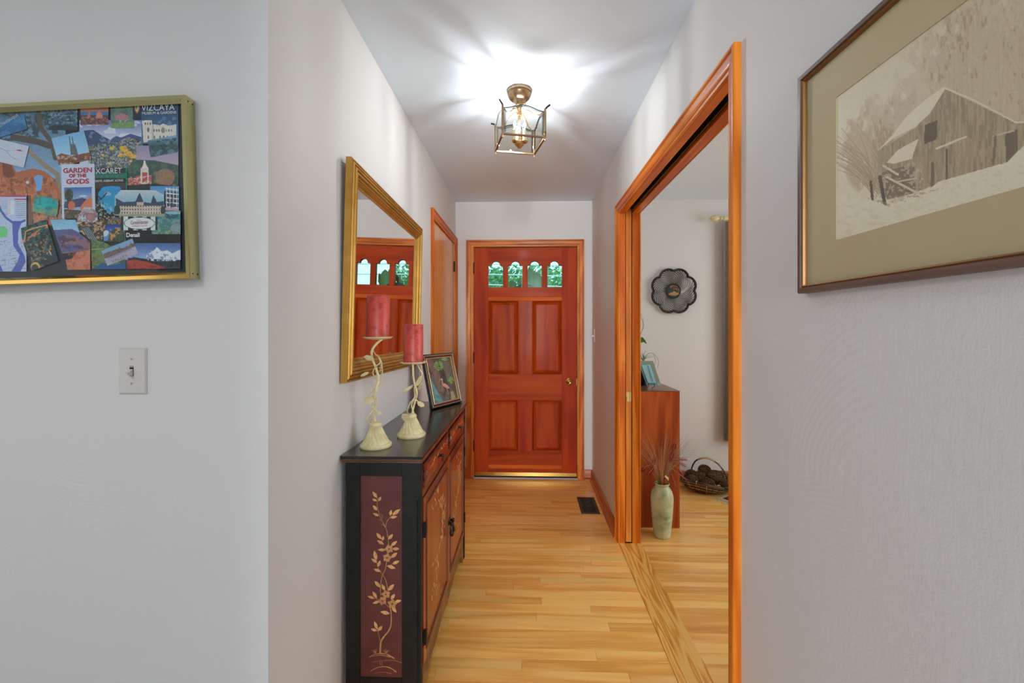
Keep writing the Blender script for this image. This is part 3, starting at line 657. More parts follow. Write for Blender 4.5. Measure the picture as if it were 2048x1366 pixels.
# ------------------------------------------------------------ framed travel collage
ca_ = R(1.7); CU = Vector((math.cos(ca_), 0, math.sin(ca_))); CV = Vector((-math.sin(ca_), 0, math.cos(ca_))); CN = Vector((0, -1, 0))
cF = .032; yf = YN - cF
pTR = on_plane(368.5, 188.5, (0, yf, 0), Vector((0, 1, 0))); pBR = on_plane(380.5, 556.2, (0, yf, 0), Vector((0, 1, 0)))
cH = (pTR - pBR).length; cW = .62; mid = (pTR + pBR) / 2
cO = mid - CU * cW - CV * cH / 2 + Vector((0, cF, 0))
col = thing('framed_collage', (mid.x - cW / 2, YN, cO.z), 'brass-framed collage of travel postcards and brochures above the large light switch', 'picture')
Pc = axes(cO, CU, CV, CN)
ring('frame_bar', Pc, cW, cH, [(0, 0), (0, .0305), (.0012, .032), (.0095, .032), (.011, .0305), (.0160, .0250), (.0175, .0235), (.0175, .0185), (.003, .0165), (.003, 0)],
     {'L': M['pbrass'], 'R': M['pbrass'], 'T': M['pbrass'], 'B': M['brass']}, col, 'LTRB')
for z in (.012, cH - .012):
    for d in (.008, .022): mesh('corner_screw', MB().lathe([(.0017, 0), (.0017, .0005)], c=Pc(cW, z, d), n=8, M=Euler((0, R(90), 0)).to_matrix().to_4x4()), M['darkmetal'], col)
dk = newmat('collage_backing', srgb(28, 40, 52), .6)[0]
mesh('backing_board', MB().prism([(.004, .004), (cW - .004, .004), (cW - .004, cH - .004), (.004, cH - .004)], Pc, .004, .017), dk, col)
KA = 4.876; card_n = [0]
def AP(x, y): return (x / KA, 160 + y / KA)
def BP_(x, y): return (x / KA, 360 + y / KA)
def card(TL, TR, BL, paint, lab=None, tr=AP, drop=None, step=.75):
    """a printed card; corners in the coordinates of the enlarged picture"""
    card_n[0] += 1; y = yf + .032 - .0178 - card_n[0] * .00012
    BR = (TR[0] + BL[0] - TL[0], TR[1] + BL[1] - TL[1])
    pts = [tr(*p) for p in (TL, TR, BR, BL)]
    C = [on_plane(px, py, (0, y, 0), Vector((0, 1, 0))) for px, py in pts]
    nu = max(6, int(math.dist(pts[0], pts[1]) / step)); nv = max(6, int(math.dist(pts[0], pts[3]) / step))
    off = pts and tr(0, 0)[1]
    def pf(A):
        A.x = A.x * KA; A.y = (A.y - off) * KA; paint(A); A.grain(9, 5.0); A.grain(7, 14.0); A.c = np.clip((A.c - 108) * 1.16 + 108, 8, 250) * .92 + np.array((84, 130, 170)) * .08  # bluish haze over the collage is mixed into each card's colour
    dr = [tr(*p) for p in drop] if drop else None
    C = [Vector((min(max(c.x, Pc(.008, 0, 0).x), 9), c.y, c.z)) for c in C]
    o = print_mesh('printed_card', C, nu, nv, pf, col, drop=dr)
    if lab: o['label'] = lab
    return y - .0004
def write(s, x, y, size, mat, yy, tr=AP, rot=0.0, squeeze=1.0, bold=0.0, spacing=1.0, align='LEFT', width=None):
    px, py = tr(x, y); P0 = on_plane(px, py, (0, yy, 0), Vector((0, 1, 0))); a = ca_ * .5 + rot
    return lettering(s, P0, (math.cos(a), 0, math.sin(a)), (-math.sin(a), 0, math.cos(a)), (0, -1, 0), size / KA / 848 * 1.38, mat, col, squeeze, bold, spacing, align=align, width=width / KA / 848 if width else None)
ink = {k: newmat('ink_' + k, srgb(*v), .5)[0] for k, v in dict(white=(226, 230, 234), red=(178, 44, 60), pink=(206, 70, 130), grey=(120, 124, 134), mauve=(142, 60, 84), pale=(196, 214, 232)).items()}
def tree_arch(A):
    A.grad((84, 118, 142), (138, 172, 204), 350, 900); A.spk((52, 66, 66), 60, .50, .8, [(-200, 250), (620, 250), (620, 520), (-200, 640)]); A.spk((120, 150, 170), 26, .62, .5)
    A.line((92, 86, 76), 46, (372, 300), (400, 470), (500, 600), (540, 760)); A.line((88, 80, 70), 60, (130, 560), (360, 600), (480, 640)); A.line((150, 136, 116), 44, (280, 690), (420, 820), (560, 920), (600, 1300))
    A.line((108, 98, 84), 24, (200, 520), (40, 480)); A.line((96, 90, 80), 18, (230, 500), (340, 430))
    A.poly((180, 108, 74), [(-200, 900), (10, 790), (120, 820), (160, 900), (320, 862), (440, 890), (520, 960), (590, 1100), (600, 1500), (-200, 1500)])
    A.poly((128, 78, 58), [(20, 800), (110, 830), (150, 930), (90, 960), (30, 930)]); A.spk((208, 138, 96), 40, .55, .6, [(-200, 950), (540, 950), (600, 1500), (-200, 1500)]); A.spk((116, 74, 58), 30, .6, .6, [(-200, 950), (540, 950), (600, 1500), (-200, 1500)])
    A.poly((120, 168, 222), [(330, 950), (370, 925), (420, 935), (412, 1010), (400, 1080), (350, 1085), (352, 1020)]); A.ell((200, 214, 226), 268, 998, 14, 16); A.poly((96, 84, 74), [(120, 1120), (300, 1120), (340, 1500), (270, 1500)], .8)
    A.spk((150, 130, 112), 20, .6, .7, [(420, 1080), (600, 1000), (610, 1500), (300, 1500)], sx=1.0, sy=.3); A.spk((70, 58, 52), 22, .6, .7, [(260, 1300), (620, 1200), (620, 1500), (260, 1500)])
card((-600, 250), (640, 250), (-600, 1420), tree_arch, 'large poster of a gnarled tree and an orange rock arch', step=1.0)
def sign(A): A.grad((70, 130, 178), (44, 92, 140), 330, 560); A.spk((90, 160, 200), 40, .6, .5)
def lake(A):
    A.grad((90, 124, 150), (58, 90, 112), 270, 480); A.spk((150, 170, 176), 16, .60, .8); A.spk((40, 60, 58), 18, .58, .8); A.line((190, 206, 214), 5, (470, 345), (740, 345), a=.6)
    A.ell((40, 62, 66), 620, 470, 150, 34)
card((455, 262), (755, 262), (455, 490), lake)
def skyline(A):
    A.grad((176, 108, 90), (190, 120, 96), 262, 310); A.poly((66, 122, 170), [(780, 310), (1060, 310), (1060, 345), (780, 345)]); A.poly((92, 74, 72), [(780, 345), (1060, 345), (1060, 450), (780, 450)])
    A.ell((206, 130, 118), 968, 340, 30, 26); A.poly((208, 134, 120), [(938, 340), (1000, 340), (1000, 375), (938, 375)]); A.line((208, 134, 120), 8, (966, 300), (966, 330)); A.poly((190, 116, 100), [(862, 312), (880, 312), (880, 375), (850, 375)]); A.spk((190, 120, 96), 12, .55, .8, [(780, 360), (1060, 360), (1060, 450), (780, 450)])
def farm(A):
    A.fill((108, 134, 118)); A.spk((84, 110, 104), 26, .5, .8); A.poly((178, 124, 128), [(1120, 350), (1185, 322), (1250, 350), (1245, 388), (1130, 388)]); A.poly((118, 158, 96), [(1070, 425), (1320, 405), (1320, 480), (1070, 480)]); A.spk((200, 196, 188), 10, .66, .8, [(1100, 380), (1260, 380), (1260, 420), (1100, 420)])
def mount(A):
    A.grad((120, 128, 180), (196, 206, 226), 400, 560); A.spk((226, 230, 238), 60, .52, .7, [(700, 400), (1500, 400), (1500, 560), (700, 560)], sx=.5)
    A.poly((58, 80, 116), [(820, 492), (910, 486), (990, 540), (1110, 600), (1100, 640), (860, 640)]); A.spk((150, 168, 190), 36, .62, .6, [(820, 492), (910, 486), (1110, 600), (1100, 640), (860, 640)])
    A.poly((76, 92, 140), [(1080, 580), (1130, 545), (1180, 560), (1270, 524), (1400, 560), (1400, 600), (1100, 610)])
    P_ = [(860, 640), (1130, 600), (1250, 560), (1420, 580), (1420, 900), (860, 900)]
    A.poly((98, 112, 122), P_); A.spk((176, 184, 190), 16, .52, .8, P_); A.spk((44, 62, 74), 13, .56, .8, P_); A.spk((150, 150, 80), 14, .63, .7, P_)
    for cx, cy, r in ((1210, 680, 40), (1180, 735, 30), (1250, 720, 42), (1300, 745, 34), (1195, 660, 28), (1065, 812, 18), (1090, 668, 24), (1000, 730, 16), (1275, 790, 18)): A.ell((222, 178, 74), cx, cy, r, r * .62)
    A.spk((150, 120, 50), 12, .62, .7, [(1150, 640), (1340, 660), (1340, 800), (1150, 780)])
def hotel(A):
    A.grad((66, 92, 84), (52, 74, 66), 780, 1060); A.spk((88, 116, 92), 30, .55, .7); A.ell((150, 118, 92), 1610, 950, 95, 85, a=.9); A.spk((170, 130, 100), 18, .55, .6, [(1500, 880), (1700, 880), (1700, 1040), (1500, 1040)])
    A.poly((168, 84, 74), [(1200, 968), (1330, 950), (1330, 1030), (1200, 1030)]); A.poly((190, 92, 78), [(1330, 935), (1480, 925), (1480, 1020), (1330, 1030)]); A.poly((214, 206, 196), [(1372, 860), (1450, 860), (1450, 1010), (1372, 1010)]); A.poly((176, 80, 70), [(1385, 900), (1438, 900), (1438, 1000), (1385, 1000)])
    A.poly((226, 220, 206), [(1378, 862), (1446, 862), (1425, 826), (1416, 785), (1400, 785), (1398, 826)]); A.spk((226, 216, 206), 10, .58, .8, [(1230, 950), (1480, 930), (1480, 1020), (1230, 1025)]); A.poly((36, 46, 44), [(1200, 1030), (1500, 1010), (1740, 1040), (1740, 1070), (1200, 1070)])
card((775, 390), (1390, 390), (775, 900), mount, 'postcard of a mountain meadow with yellow flowers')
def lilac(A): A.grad((150, 146, 170), (186, 168, 184), 640, 830)
card((1330, 640), (1740, 640), (1330, 850), lilac)
card((1240, 775), (1740, 790), (1240, 1075), hotel, 'postcard of a red brick hotel tower', drop=[(1240, 860), (1300, 775), (1500, 780), (1745, 830), (1745, 1090), (1240, 1075)])
card((785, 262), (1058, 262), (785, 436), skyline); card((1080, 252), (1308, 252), (1080, 470), farm)
def emblem(A):
    A.fill((26, 44, 66)); A.poly((160, 96, 62), [(1305, 245), (1368, 245), (1358, 300), (1336, 334), (1314, 300)]); A.poly((214, 214, 206), [(1316, 256), (1356, 256), (1350, 292), (1336, 318), (1322, 292)], .8); A.poly((70, 110, 90), [(1322, 262), (1338, 262), (1336, 286), (1324, 286)])
card((1295, 240), (1380, 240), (1295, 385), emblem)
def vizcaya(A):
    A.grad((34, 66, 100), (74, 118, 158), 240, 560); A.spk((110, 146, 178), 46, .60, .6, [(1380, 360), (1720, 360), (1720, 470), (1380, 470)])
    w_ = (214, 212, 200); A.poly(w_, [(1385, 395), (1480, 392), (1480, 430), (1560, 440), (1590, 425), (1640, 445), (1680, 440), (1720, 430), (1720, 560), (1400, 610)]); A.poly((188, 184, 172), [(1480, 430), (1500, 435), (1500, 580), (1480, 590)])
    for x_ in (1412, 1436, 1460): A.poly((50, 60, 70), [(x_, 415), (x_ + 10, 415), (x_ + 10, 436), (x_, 436)])
    for x_ in range(1498, 1690, 24): A.poly((70, 78, 84), [(x_, 480), (x_ + 10, 480), (x_ + 10, 502), (x_, 502)])
    for x_ in (1440, 1500, 1555, 1590, 1625): A.poly((92, 92, 90), [(x_, 545), (x_ + 13, 545), (x_ + 13, 575), (x_, 575)])
    A.ell((120, 112, 100), 1446, 485, 12, 22); A.ell((150, 140, 124), 1590, 490, 18, 30)
yy = card((1380, 235), (1740, 235), (1380, 620), vizcaya, 'museum brochure with a white palace')
write('VIZCAYA', 1380, 302, 62, ink['white'], yy, width=340); write('MUSEUM & GARDENS', 1384, 338, 27, ink['white'], yy, width=352, bold=.00006)
def green2(A): A.grad((130, 170, 200), (60, 92, 90), 550, 640); A.spk((44, 74, 72), 34, .5, .8, [(1440, 610), (1720, 560), (1720, 680), (1470, 750)]); A.spk((120, 160, 190), 22, .62, .6)
card((1440, 590), (1720, 535), (1468, 752), green2)
def town(A):
    A.grad((120, 178, 216), (158, 204, 230), 500, 720); A.poly((98, 108, 116), [(672, 560), (700, 700), (690, 720), (760, 720), (745, 690), (700, 560), (712, 640), (690, 640)]); A.poly((104, 110, 112), [(680, 620), (735, 630), (765, 730), (690, 730)])
    A.line((98, 108, 116), 10, (676, 552), (688, 640)); A.line((98, 108, 116), 10, (704, 556), (718, 650))
    A.poly((136, 84, 68), [(540, 745), (600, 715), (700, 740), (790, 720), (900, 700), (900, 830), (560, 830)]); A.spk((196, 186, 150), 24, .55, .8, [(540, 740), (900, 740), (900, 830), (560, 830)]); A.spk((70, 66, 60), 16, .6, .7, [(540, 740), (900, 740), (900, 830), (560, 830)])
card((500, 570), (820, 488), (580, 850), town, 'postcard of a church with two spires', drop=[(500, 570), (820, 488), (900, 800), (580, 870)])
def wmap(A):
    A.fill((196, 206, 222)); A.line((110, 120, 150), 4, (-50, 640), (60, 690), (100, 740), (150, 770)); A.line((140, 150, 176), 3, (60, 690), (160, 685), (240, 700)); A.poly((176, 60, 90), [(165, 676), (214, 684), (212, 696), (165, 690)]); A.line((150, 160, 180), 3, (-60, 740), (200, 780), a=.6)
card((-200, 530), (282, 645), (-250, 740), wmap, 'white folded map sheet')
yy = card((-200, 470), (235, 340), (-170, 610), sign); write('Chautauqua', -8, 465, 40, ink['pale'], yy, rot=.52, width=232)
def gog(A):
    A.fill((196, 206, 226)); P_ = [(626, 1048), (896, 1044), (900, 1500), (630, 1500)]; A.grad((70, 112, 180), (150, 178, 206), 1048, 1160, P_)
    A.poly((74, 78, 110), [(626, 1190), (740, 1160), (800, 1150), (896, 1170), (900, 1230), (626, 1250)]); A.ell((206, 212, 220), 810, 1132, 40, 8)
    A.ell((58, 74, 60), 672, 1120, 42, 58); A.spk((84, 104, 72), 18, .55, .8, [(630, 1060), (740, 1060), (740, 1210), (630, 1210)]); A.line((70, 62, 54), 10, (660, 1100), (664, 1300))
    A.poly((208, 128, 98), [(780, 1240), (820, 1190), (870, 1140), (900, 1150), (900, 1300), (790, 1290)]); A.ell((200, 116, 88), 698, 1225, 34, 44); A.poly((96, 84, 66), [(626, 1260), (900, 1280), (900, 1500), (626, 1500)]); A.spk((60, 64, 46), 18, .5, .8, [(626, 1260), (900, 1280), (900, 1500), (626, 1500)]); A.spk((168, 110, 80), 22, .6, .8, [(626, 1280), (900, 1280), (900, 1500), (626, 1500)])
yy = card((597, 822), (922, 815), (606, 1352), gog, 'white brochure for a park of red rocks')
for s_, y_, w_ in (('GARDEN', 902, 302), ('OF THE', 948, 182), ('GODS', 1010, 240)): write(s_, 757, y_, 48 if w_ != 182 else 34, ink['red'], yy, width=w_, bold=.0005, align='CENTER')
def xcaret(A):
    A.fill((18, 26, 30)); A.poly((22, 116, 92), [(900, 858), (1240, 858), (1240, 960), (900, 960)]); A.poly((30, 60, 50), [(900, 858), (1240, 858), (1240, 905), (1120, 912), (1100, 895), (1000, 905), (900, 880)])
    A.poly((30, 120, 90), [(1228, 858), (1242, 858), (1242, 1080), (1228, 1080)]); A.poly((70, 60, 56), [(930, 1000), (1225, 1000), (1225, 1060), (930, 1060)])
    A.poly((34, 150, 204), [(960, 1100), (1000, 1045), (1080, 1032), (1170, 1040), (1190, 1100), (1170, 1260), (1060, 1300), (960, 1200)]); A.grad((50, 140, 200), (30, 160, 190), 1050, 1250, [(970, 1080), (1180, 1060), (1160, 1240), (1000, 1240)])
    A.ell((150, 186, 206), 1050, 1110, 34, 18); A.line((44, 48, 44), 12, (930, 1110), (990, 1160), (1040, 1100)); A.spk((60, 66, 58), 20, .5, .85, [(925, 1150), (1010, 1150), (1000, 1400), (925, 1400)]); A.spk((196, 200, 190), 14, .60, .8, [(925, 1180), (1180, 1230), (1200, 1500), (925, 1500)])
yy = card((926, 858), (1240, 858), (932, 1420), xcaret, 'green and black brochure with a blue cove', step=.8)
write('XCARET', 932, 914, 54, ink['white'], yy, width=272); write('CANCUN', 936, 949, 20, ink['grey'], yy, spacing=1.9, width=278); write('EXOTIC, XUBERANT, XCITING!', 930, 996, 22, ink['white'], yy, width=288, bold=.0001)
for cx, cy in ((984, 888), (1165, 890)):
    px, py = AP(cx, cy); P0 = on_plane(px, py, (0, yy - .0002, 0), Vector((0, 1, 0))); k = .0030
    mesh('star_mark', MB().add([P0 + Vector((math.cos(a) * k * (1 if i % 2 else .45), 0, math.sin(a) * k * (1 if i % 2 else .45))) for i, a in enumerate([math.pi * q / 5 for q in range(10)])], [tuple(range(10))]), ink['pink'], col)
def bldg(A):
    A.grad((72, 140, 196), (120, 170, 204), 1030, 1120); A.poly((60, 72, 84), [(1600, 1080), (1740, 1090), (1740, 1330), (1600, 1330)])
    for k in range(5): A.poly((206, 212, 214), [(1615, 1052 + k * 44), (1740, 1066 + k * 44), (1740, 1078 + k * 44), (1615, 1066 + k * 44)])
    for k in range(4): A.line((206, 212, 214), 8, (1622 + 34 * k, 1050), (1622 + 34 * k, 1230)); 
    A.line((60, 56, 52), 8, (1660, 1330), (1680, 1130)); A.spk((70, 60, 58), 16, .58, .8, [(1580, 1150), (1700, 1150), (1700, 1280), (1580, 1280)]); A.poly((190, 160, 164), [(1590, 1240), (1745, 1250), (1745, 1276), (1590, 1270)]); A.grad((150, 170, 190), (90, 130, 150), 1276, 1340, [(1590, 1276), (1745, 1276), (1745, 1345), (1590, 1345)])
card((1465, 1035), (1745, 1035), (1465, 1330), bldg)
def geyser(A):
    A.grad((66, 126, 146), (74, 130, 120), 310, 480); A.ell((36, 92, 106), 1650, 345, 90, 34); A.ell((140, 186, 200), 1700, 320, 90, 14); A.spk((150, 170, 150), 26, .58, .6); A.spk((170, 170, 120), 20, .62, .7, [(1470, 440), (1760, 440), (1760, 530), (1470, 530)]); A.ell((150, 160, 168), 1720, 470, 60, 44, a=.7)
card((1480, 300), (1760, 300), (1480, 530), geyser, tr=BP_)
def aerial(A):
    A.fill((110, 150, 120)); A.ell((36, 160, 160), 445, 1215, 112, 70); A.ell((20, 178, 176), 430, 1200, 84, 50); A.ell((24, 120, 128), 470, 1250, 34, 16); A.spk((150, 160, 90), 26, .56, .6, [(300, 1250), (560, 1250), (560, 1360), (300, 1360)]); A.spk((70, 120, 110), 22, .6, .5)
card((330, 1110), (590, 1170), (300, 1280), aerial, 'small postcard of a turquoise lake', drop=[(340, 1110), (575, 1165), (572, 1250), (548, 1350), (310, 1285)])
def subway(A):
    A.fill((178, 196, 224)); A.poly((188, 42, 66), [(-400, 148), (252, 150), (252, 166), (-400, 160)]); A.poly((196, 60, 84), [(140, 182), (255, 182), (255, 194), (140, 194)])
    for k in range(9): A.line((130, 140, 160), 4, (160, 212 + 19 * k), (246, 212 + 19 * k)); A.line((150, 160, 184), 3, (20, 205 + 19 * k), (72, 205 + 19 * k))
    A.poly((206, 214, 230), [(80, 200), (140, 200), (140, 340), (80, 340)]); A.line((210, 130, 90), 4, (95, 190), (95, 330), (0, 335)); A.line((62, 88, 170), 22, (-30, 200), (10, 300), (60, 370), (120, 412), (205, 412), (240, 395))
    A.poly((66, 90, 178), [(118, 412), (210, 412), (180, 500), (175, 620), (240, 740), (250, 800), (200, 890), (110, 890), (170, 800), (190, 730), (130, 640)]); A.poly((66, 90, 178), [(-50, 780), (0, 820), (30, 890), (-50, 890)]); A.poly((104, 200, 130), [(-50, 450), (40, 450), (76, 480), (70, 560), (-50, 560)])
    for k in range(34): 
        q = random.Random(k); x_, y_ = q.uniform(-20, 230), q.uniform(560, 880); A.line((110, 120, 150), 4, (x_, y_), (x_ + q.uniform(20, 60), y_ + q.uniform(-4, 4)))
    for k in range(16):
        q = random.Random(k + 90); x_, y_ = q.uniform(10, 230), q.uniform(360, 880); A.line((150, 80, 120) if k % 2 else (110, 150, 120), 3, (x_, y_), (x_ + q.uniform(-20, 20), y_ + q.uniform(20, 70)))
card((-400, 145), (258, 148), (-400, 890), subway, 'city transit map with a blue river', tr=BP_)
def caves(A):
    A.fill((150, 138, 150)); A.spk((206, 204, 206), 30, .5, .8); A.spk((110, 84, 76), 16, .58, .7); A.ell((150, 110, 120), 885, 350, 52, 48, a=.9); A.ell((176, 128, 120), 880, 355, 30, 24); A.ell((186, 190, 200), 860, 300, 60, 20, .3, .7)
card((735, 262), (960, 262), (735, 470), caves, tr=BP_, drop=[(820, 258), (905, 268), (960, 330), (950, 420), (830, 460), (740, 440), (760, 340)])
def cave2(A):
    A.fill((60, 48, 36)); A.spk((188, 158, 112), 20, .52, .9); A.spk((22, 18, 16), 16, .58, .9)
    A.poly((120, 138, 146), [(790, 470), (870, 460), (960, 610), (930, 620), (860, 560)])
    for k in range(5): A.line((44, 52, 60), 7, (800 + 18 * k, 470), (880 + 20 * k, 600))
card((700, 360), (1060, 360), (700, 620), cave2, 'postcard of a pillared cave', tr=BP_, drop=[(705, 480), (800, 400), (900, 420), (1010, 355), (1060, 385), (1050, 450), (1000, 590), (960, 620), (880, 590), (770, 500)])
def blocks(A): A.fill((70, 58, 44)); A.spk((150, 92, 60), 20, .5, .9); A.spk((46, 128, 140), 16, .62, .8); A.spk((200, 170, 120), 10, .66, .8)
card((1050, 365), (1180, 365), (1050, 430), blocks, tr=BP_)
def village(A):
    A.grad((44, 96, 100), (44, 56, 58), 400, 860); A.spk((70, 108, 104), 40, .5, .7); A.spk((36, 44, 38), 26, .55, .8)
    for k in range(26):
        q = random.Random(k + 40); x_ = q.uniform(215, 480); A.ell((190, 120, 84), x_, 600 - (x_ - 210) * .55 + q.uniform(-22, 22), 14, 7, -.5)
    A.line((196, 160, 96), 12, (205, 610), (240, 590), (250, 500), (330, 470), (500, 430)); A.spk((196, 140, 80), 16, .62, .8, [(240, 640), (480, 560), (520, 760), (320, 800)]); A.poly((44, 60, 66), [(480, 740), (610, 690), (650, 870), (400, 880)])
    A.line((190, 110, 60), 12, (390, 850), (500, 835), (580, 832)); A.line((206, 180, 150), 10, (480, 690), (500, 730)); A.ell((200, 170, 96), 345, 850, 46, 50); A.ell((70, 74, 72), 340, 856, 34, 34)
card((185, 470), (445, 375), (310, 885), village, 'tilted postcard of a hillside coast village', tr=BP_, drop=[(200, 470), (440, 385), (500, 420), (560, 560), (660, 875), (310, 882), (230, 720)])
def canyon(A):
    A.grad((128, 180, 210), (150, 196, 220), 390, 480); A.poly((92, 96, 140), [(490, 490), (700, 478), (790, 520), (900, 600), (900, 900), (600, 900)]); A.spk((150, 110, 106), 60, .52, .8, [(560, 530), (900, 540), (900, 720), (620, 720)], sx=.4); A.spk((80, 60, 84), 36, .56, .7, [(560, 540), (900, 560), (900, 720), (620, 720)], sx=.4)
    A.poly((40, 46, 56), [(600, 720), (760, 700), (660, 860), (640, 860)]); A.poly((196, 126, 96), [(750, 700), (890, 670), (892, 880), (660, 880), (640, 780), (700, 770)]); A.spk((160, 92, 70), 26, .56, .6, [(650, 680), (890, 670), (892, 880), (650, 880)])
card((487, 388), (880, 388), (487, 875), canyon, 'postcard of a striped desert canyon', tr=BP_, drop=[(487, 388), (740, 384), (780, 520), (885, 600), (893, 875), (655, 878)])
def rockblue(A):
    A.grad((22, 66, 140), (96, 140, 190), 430, 560); A.ell((190, 206, 220), 1030, 520, 34, 26, -.7); A.poly((70, 84, 64), [(990, 600), (1050, 590), (1080, 500), (1140, 470), (1220, 480), (1220, 610), (1000, 625)]); A.spk((206, 150, 96), 18, .5, .9, [(1070, 480), (1140, 460), (1220, 480), (1200, 520), (1110, 560), (1080, 600)]); A.spk((40, 56, 44), 18, .52, .9, [(1110, 560), (1220, 520), (1220, 610), (1080, 620)])
card((1010, 430), (1225, 430), (1010, 620), rockblue, tr=BP_, drop=[(1045, 430), (1225, 432), (1225, 612), (1000, 600), (1000, 520)])
def hill(A):
    A.grad((84, 112, 78), (70, 96, 60), 580, 860); A.spk((122, 146, 86), 40, .52, .7); A.line((160, 156, 96), 9, (880, 680), (960, 672), (1010, 668)); A.poly((44, 92, 140), [(900, 870), (1000, 805), (1080, 830), (1240, 800), (1240, 880)]); A.spk((120, 100, 70), 18, .55, .8, [(888, 740), (1010, 720), (1010, 800), (900, 860)])
card((885, 580), (1235, 600), (890, 878), hill, tr=BP_, drop=[(885, 585), (1010, 600), (1080, 640), (1235, 600), (1240, 870), (895, 872)])
def denali(A):
    A.fill((12, 20, 26)); A.grad((70, 104, 158), (140, 166, 206), 615, 760, [(1220, 615), (1765, 615), (1765, 780), (1220, 780)])
    A.spk((206, 212, 226), 50, .56, .7, [(1300, 690), (1765, 690), (1765, 760), (1300, 760)], sx=.5); A.poly((214, 220, 230), [(1400, 790), (1440, 720), (1490, 700), (1530, 655), (1580, 700), (1630, 684), (1680, 716), (1760, 680), (1760, 800)]); A.spk((110, 134, 176), 26, .55, .8, [(1400, 790), (1440, 720), (1490, 710), (1530, 680), (1580, 715), (1680, 730), (1760, 700), (1760, 800)])
    A.poly((48, 62, 66), [(1220, 790), (1300, 750), (1420, 770), (1480, 790), (1765, 790), (1765, 865), (1220, 865)]); A.spk((30, 40, 40), 14, .5, .9, [(1240, 760), (1765, 780), (1765, 850), (1240, 850)], sy=.3); A.poly((168, 66, 50), [(1240, 782), (1330, 780), (1440, 800), (1600, 850), (1620, 870), (1240, 870)]); A.spk((120, 44, 40), 20, .56, .7, [(1240, 790), (1600, 850), (1620, 870), (1240, 870)])
yy = card((1222, 430), (1760, 430), (1222, 866), denali, 'brochure with a black band and snowy mountains', tr=BP_); write('Denali', 1230, 556, 42, ink['white'], yy, tr=BP_, bold=.0004, width=138)
card((1480, 300), (1760, 300), (1480, 528), geyser, tr=BP_)
def brier(A):
    A.fill((20, 60, 54))
    for x_ in (1205, 1300, 1385, 1470): A.poly((206, 216, 212), [(x_, 340), (x_ + 44, 340), (x_ + 44, 500), (x_, 500)])
    A.ell((20, 50, 48), 1360, 422, 152, 62); A.ell((214, 220, 218), 1360, 422, 146, 56)
yy = card((1180, 350), (1535, 350), (1180, 490), brier, 'green and white striped resort card', tr=BP_)
write('The', 1335, 402, 14, ink['mauve'], yy, tr=BP_); write('Greenbrier', 1272, 434, 40, ink['mauve'], yy, tr=BP_, rot=.02, width=184); write('AMERICA\'S RESORT', 1288, 455, 11, ink['red'], yy, tr=BP_, width=160)
def chateau(A):
    A.grad((190, 200, 206), (140, 184, 200), 1070, 1180); A.poly((196, 186, 170), [(1130, 1210), (1600, 1200), (1600, 1310), (1140, 1310)]); A.poly((66, 76, 96), [(1130, 1150), (1200, 1190), (1320, 1185), (1360, 1100), (1396, 1190), (1470, 1200), (1496, 1120), (1530, 1190), (1600, 1180), (1600, 1225), (1130, 1230)])
    A.poly((190, 180, 164), [(1335, 1188), (1400, 1188), (1400, 1310), (1335, 1310)]); A.poly((60, 70, 92), [(1325, 1190), (1362, 1098), (1400, 1190)]); A.poly((60, 70, 92), [(1475, 1200), (1498, 1122), (1524, 1200)])
    for r_ in (1222, 1254, 1288):
        for x_ in range(1160, 1590, 26): A.poly((70, 68, 66), [(x_, r_), (x_ + 9, r_), (x_ + 9, r_ + 16), (x_, r_ + 16)])
    A.ell((44, 70, 58), 1140, 1270, 34, 48); A.ell((44, 70, 58), 1588, 1270, 24, 44); A.poly((150, 156, 130), [(1110, 1310), (1610, 1306), (1610, 1350), (1110, 1350)])
card((1110, 1068), (1612, 1072), (1105, 1330), chateau, 'eight-sided cut-out picture of a grey chateau', drop=[(1180, 1070), (1520, 1074), (1600, 1118), (1612, 1330), (1300, 1345), (1110, 1320), (1120, 1130)])
def monu(A):
    a_, b_ = (990, 690), (1290, 568); A.fill((172, 166, 186)); A.poly((126, 166, 196), [(985, 695), (1290, 565), (1310, 612), (1000, 740)]); A.poly((124, 104, 96), [(1005, 720), (1150, 672), (1165, 650), (1178, 668), (1260, 640), (1275, 610), (1285, 625), (1310, 612), (1322, 645), (1020, 770)]); A.spk((96, 84, 80), 16, .55, .7, [(1005, 720), (1310, 612), (1322, 645), (1020, 770)])
yy = card((988, 690), (1290, 570), (1048, 838), monu, 'small tilted card of desert buttes', tr=BP_)
write('MONUMENT', 1056, 778, 34, ink['grey'], yy, tr=BP_, rot=.37, width=268); write('VALLEY', 1094, 812, 34, ink['grey'], yy, tr=BP_, rot=.37, width=180)
mesh('glass_pane', MB().add([Pc(.017, .017, .0205), Pc(cW - .017, .017, .0205), Pc(cW - .017, cH - .017, .0205), Pc(.017, cH - .017, .0205)], [(0, 1, 2, 3)]), M['glass'], col)

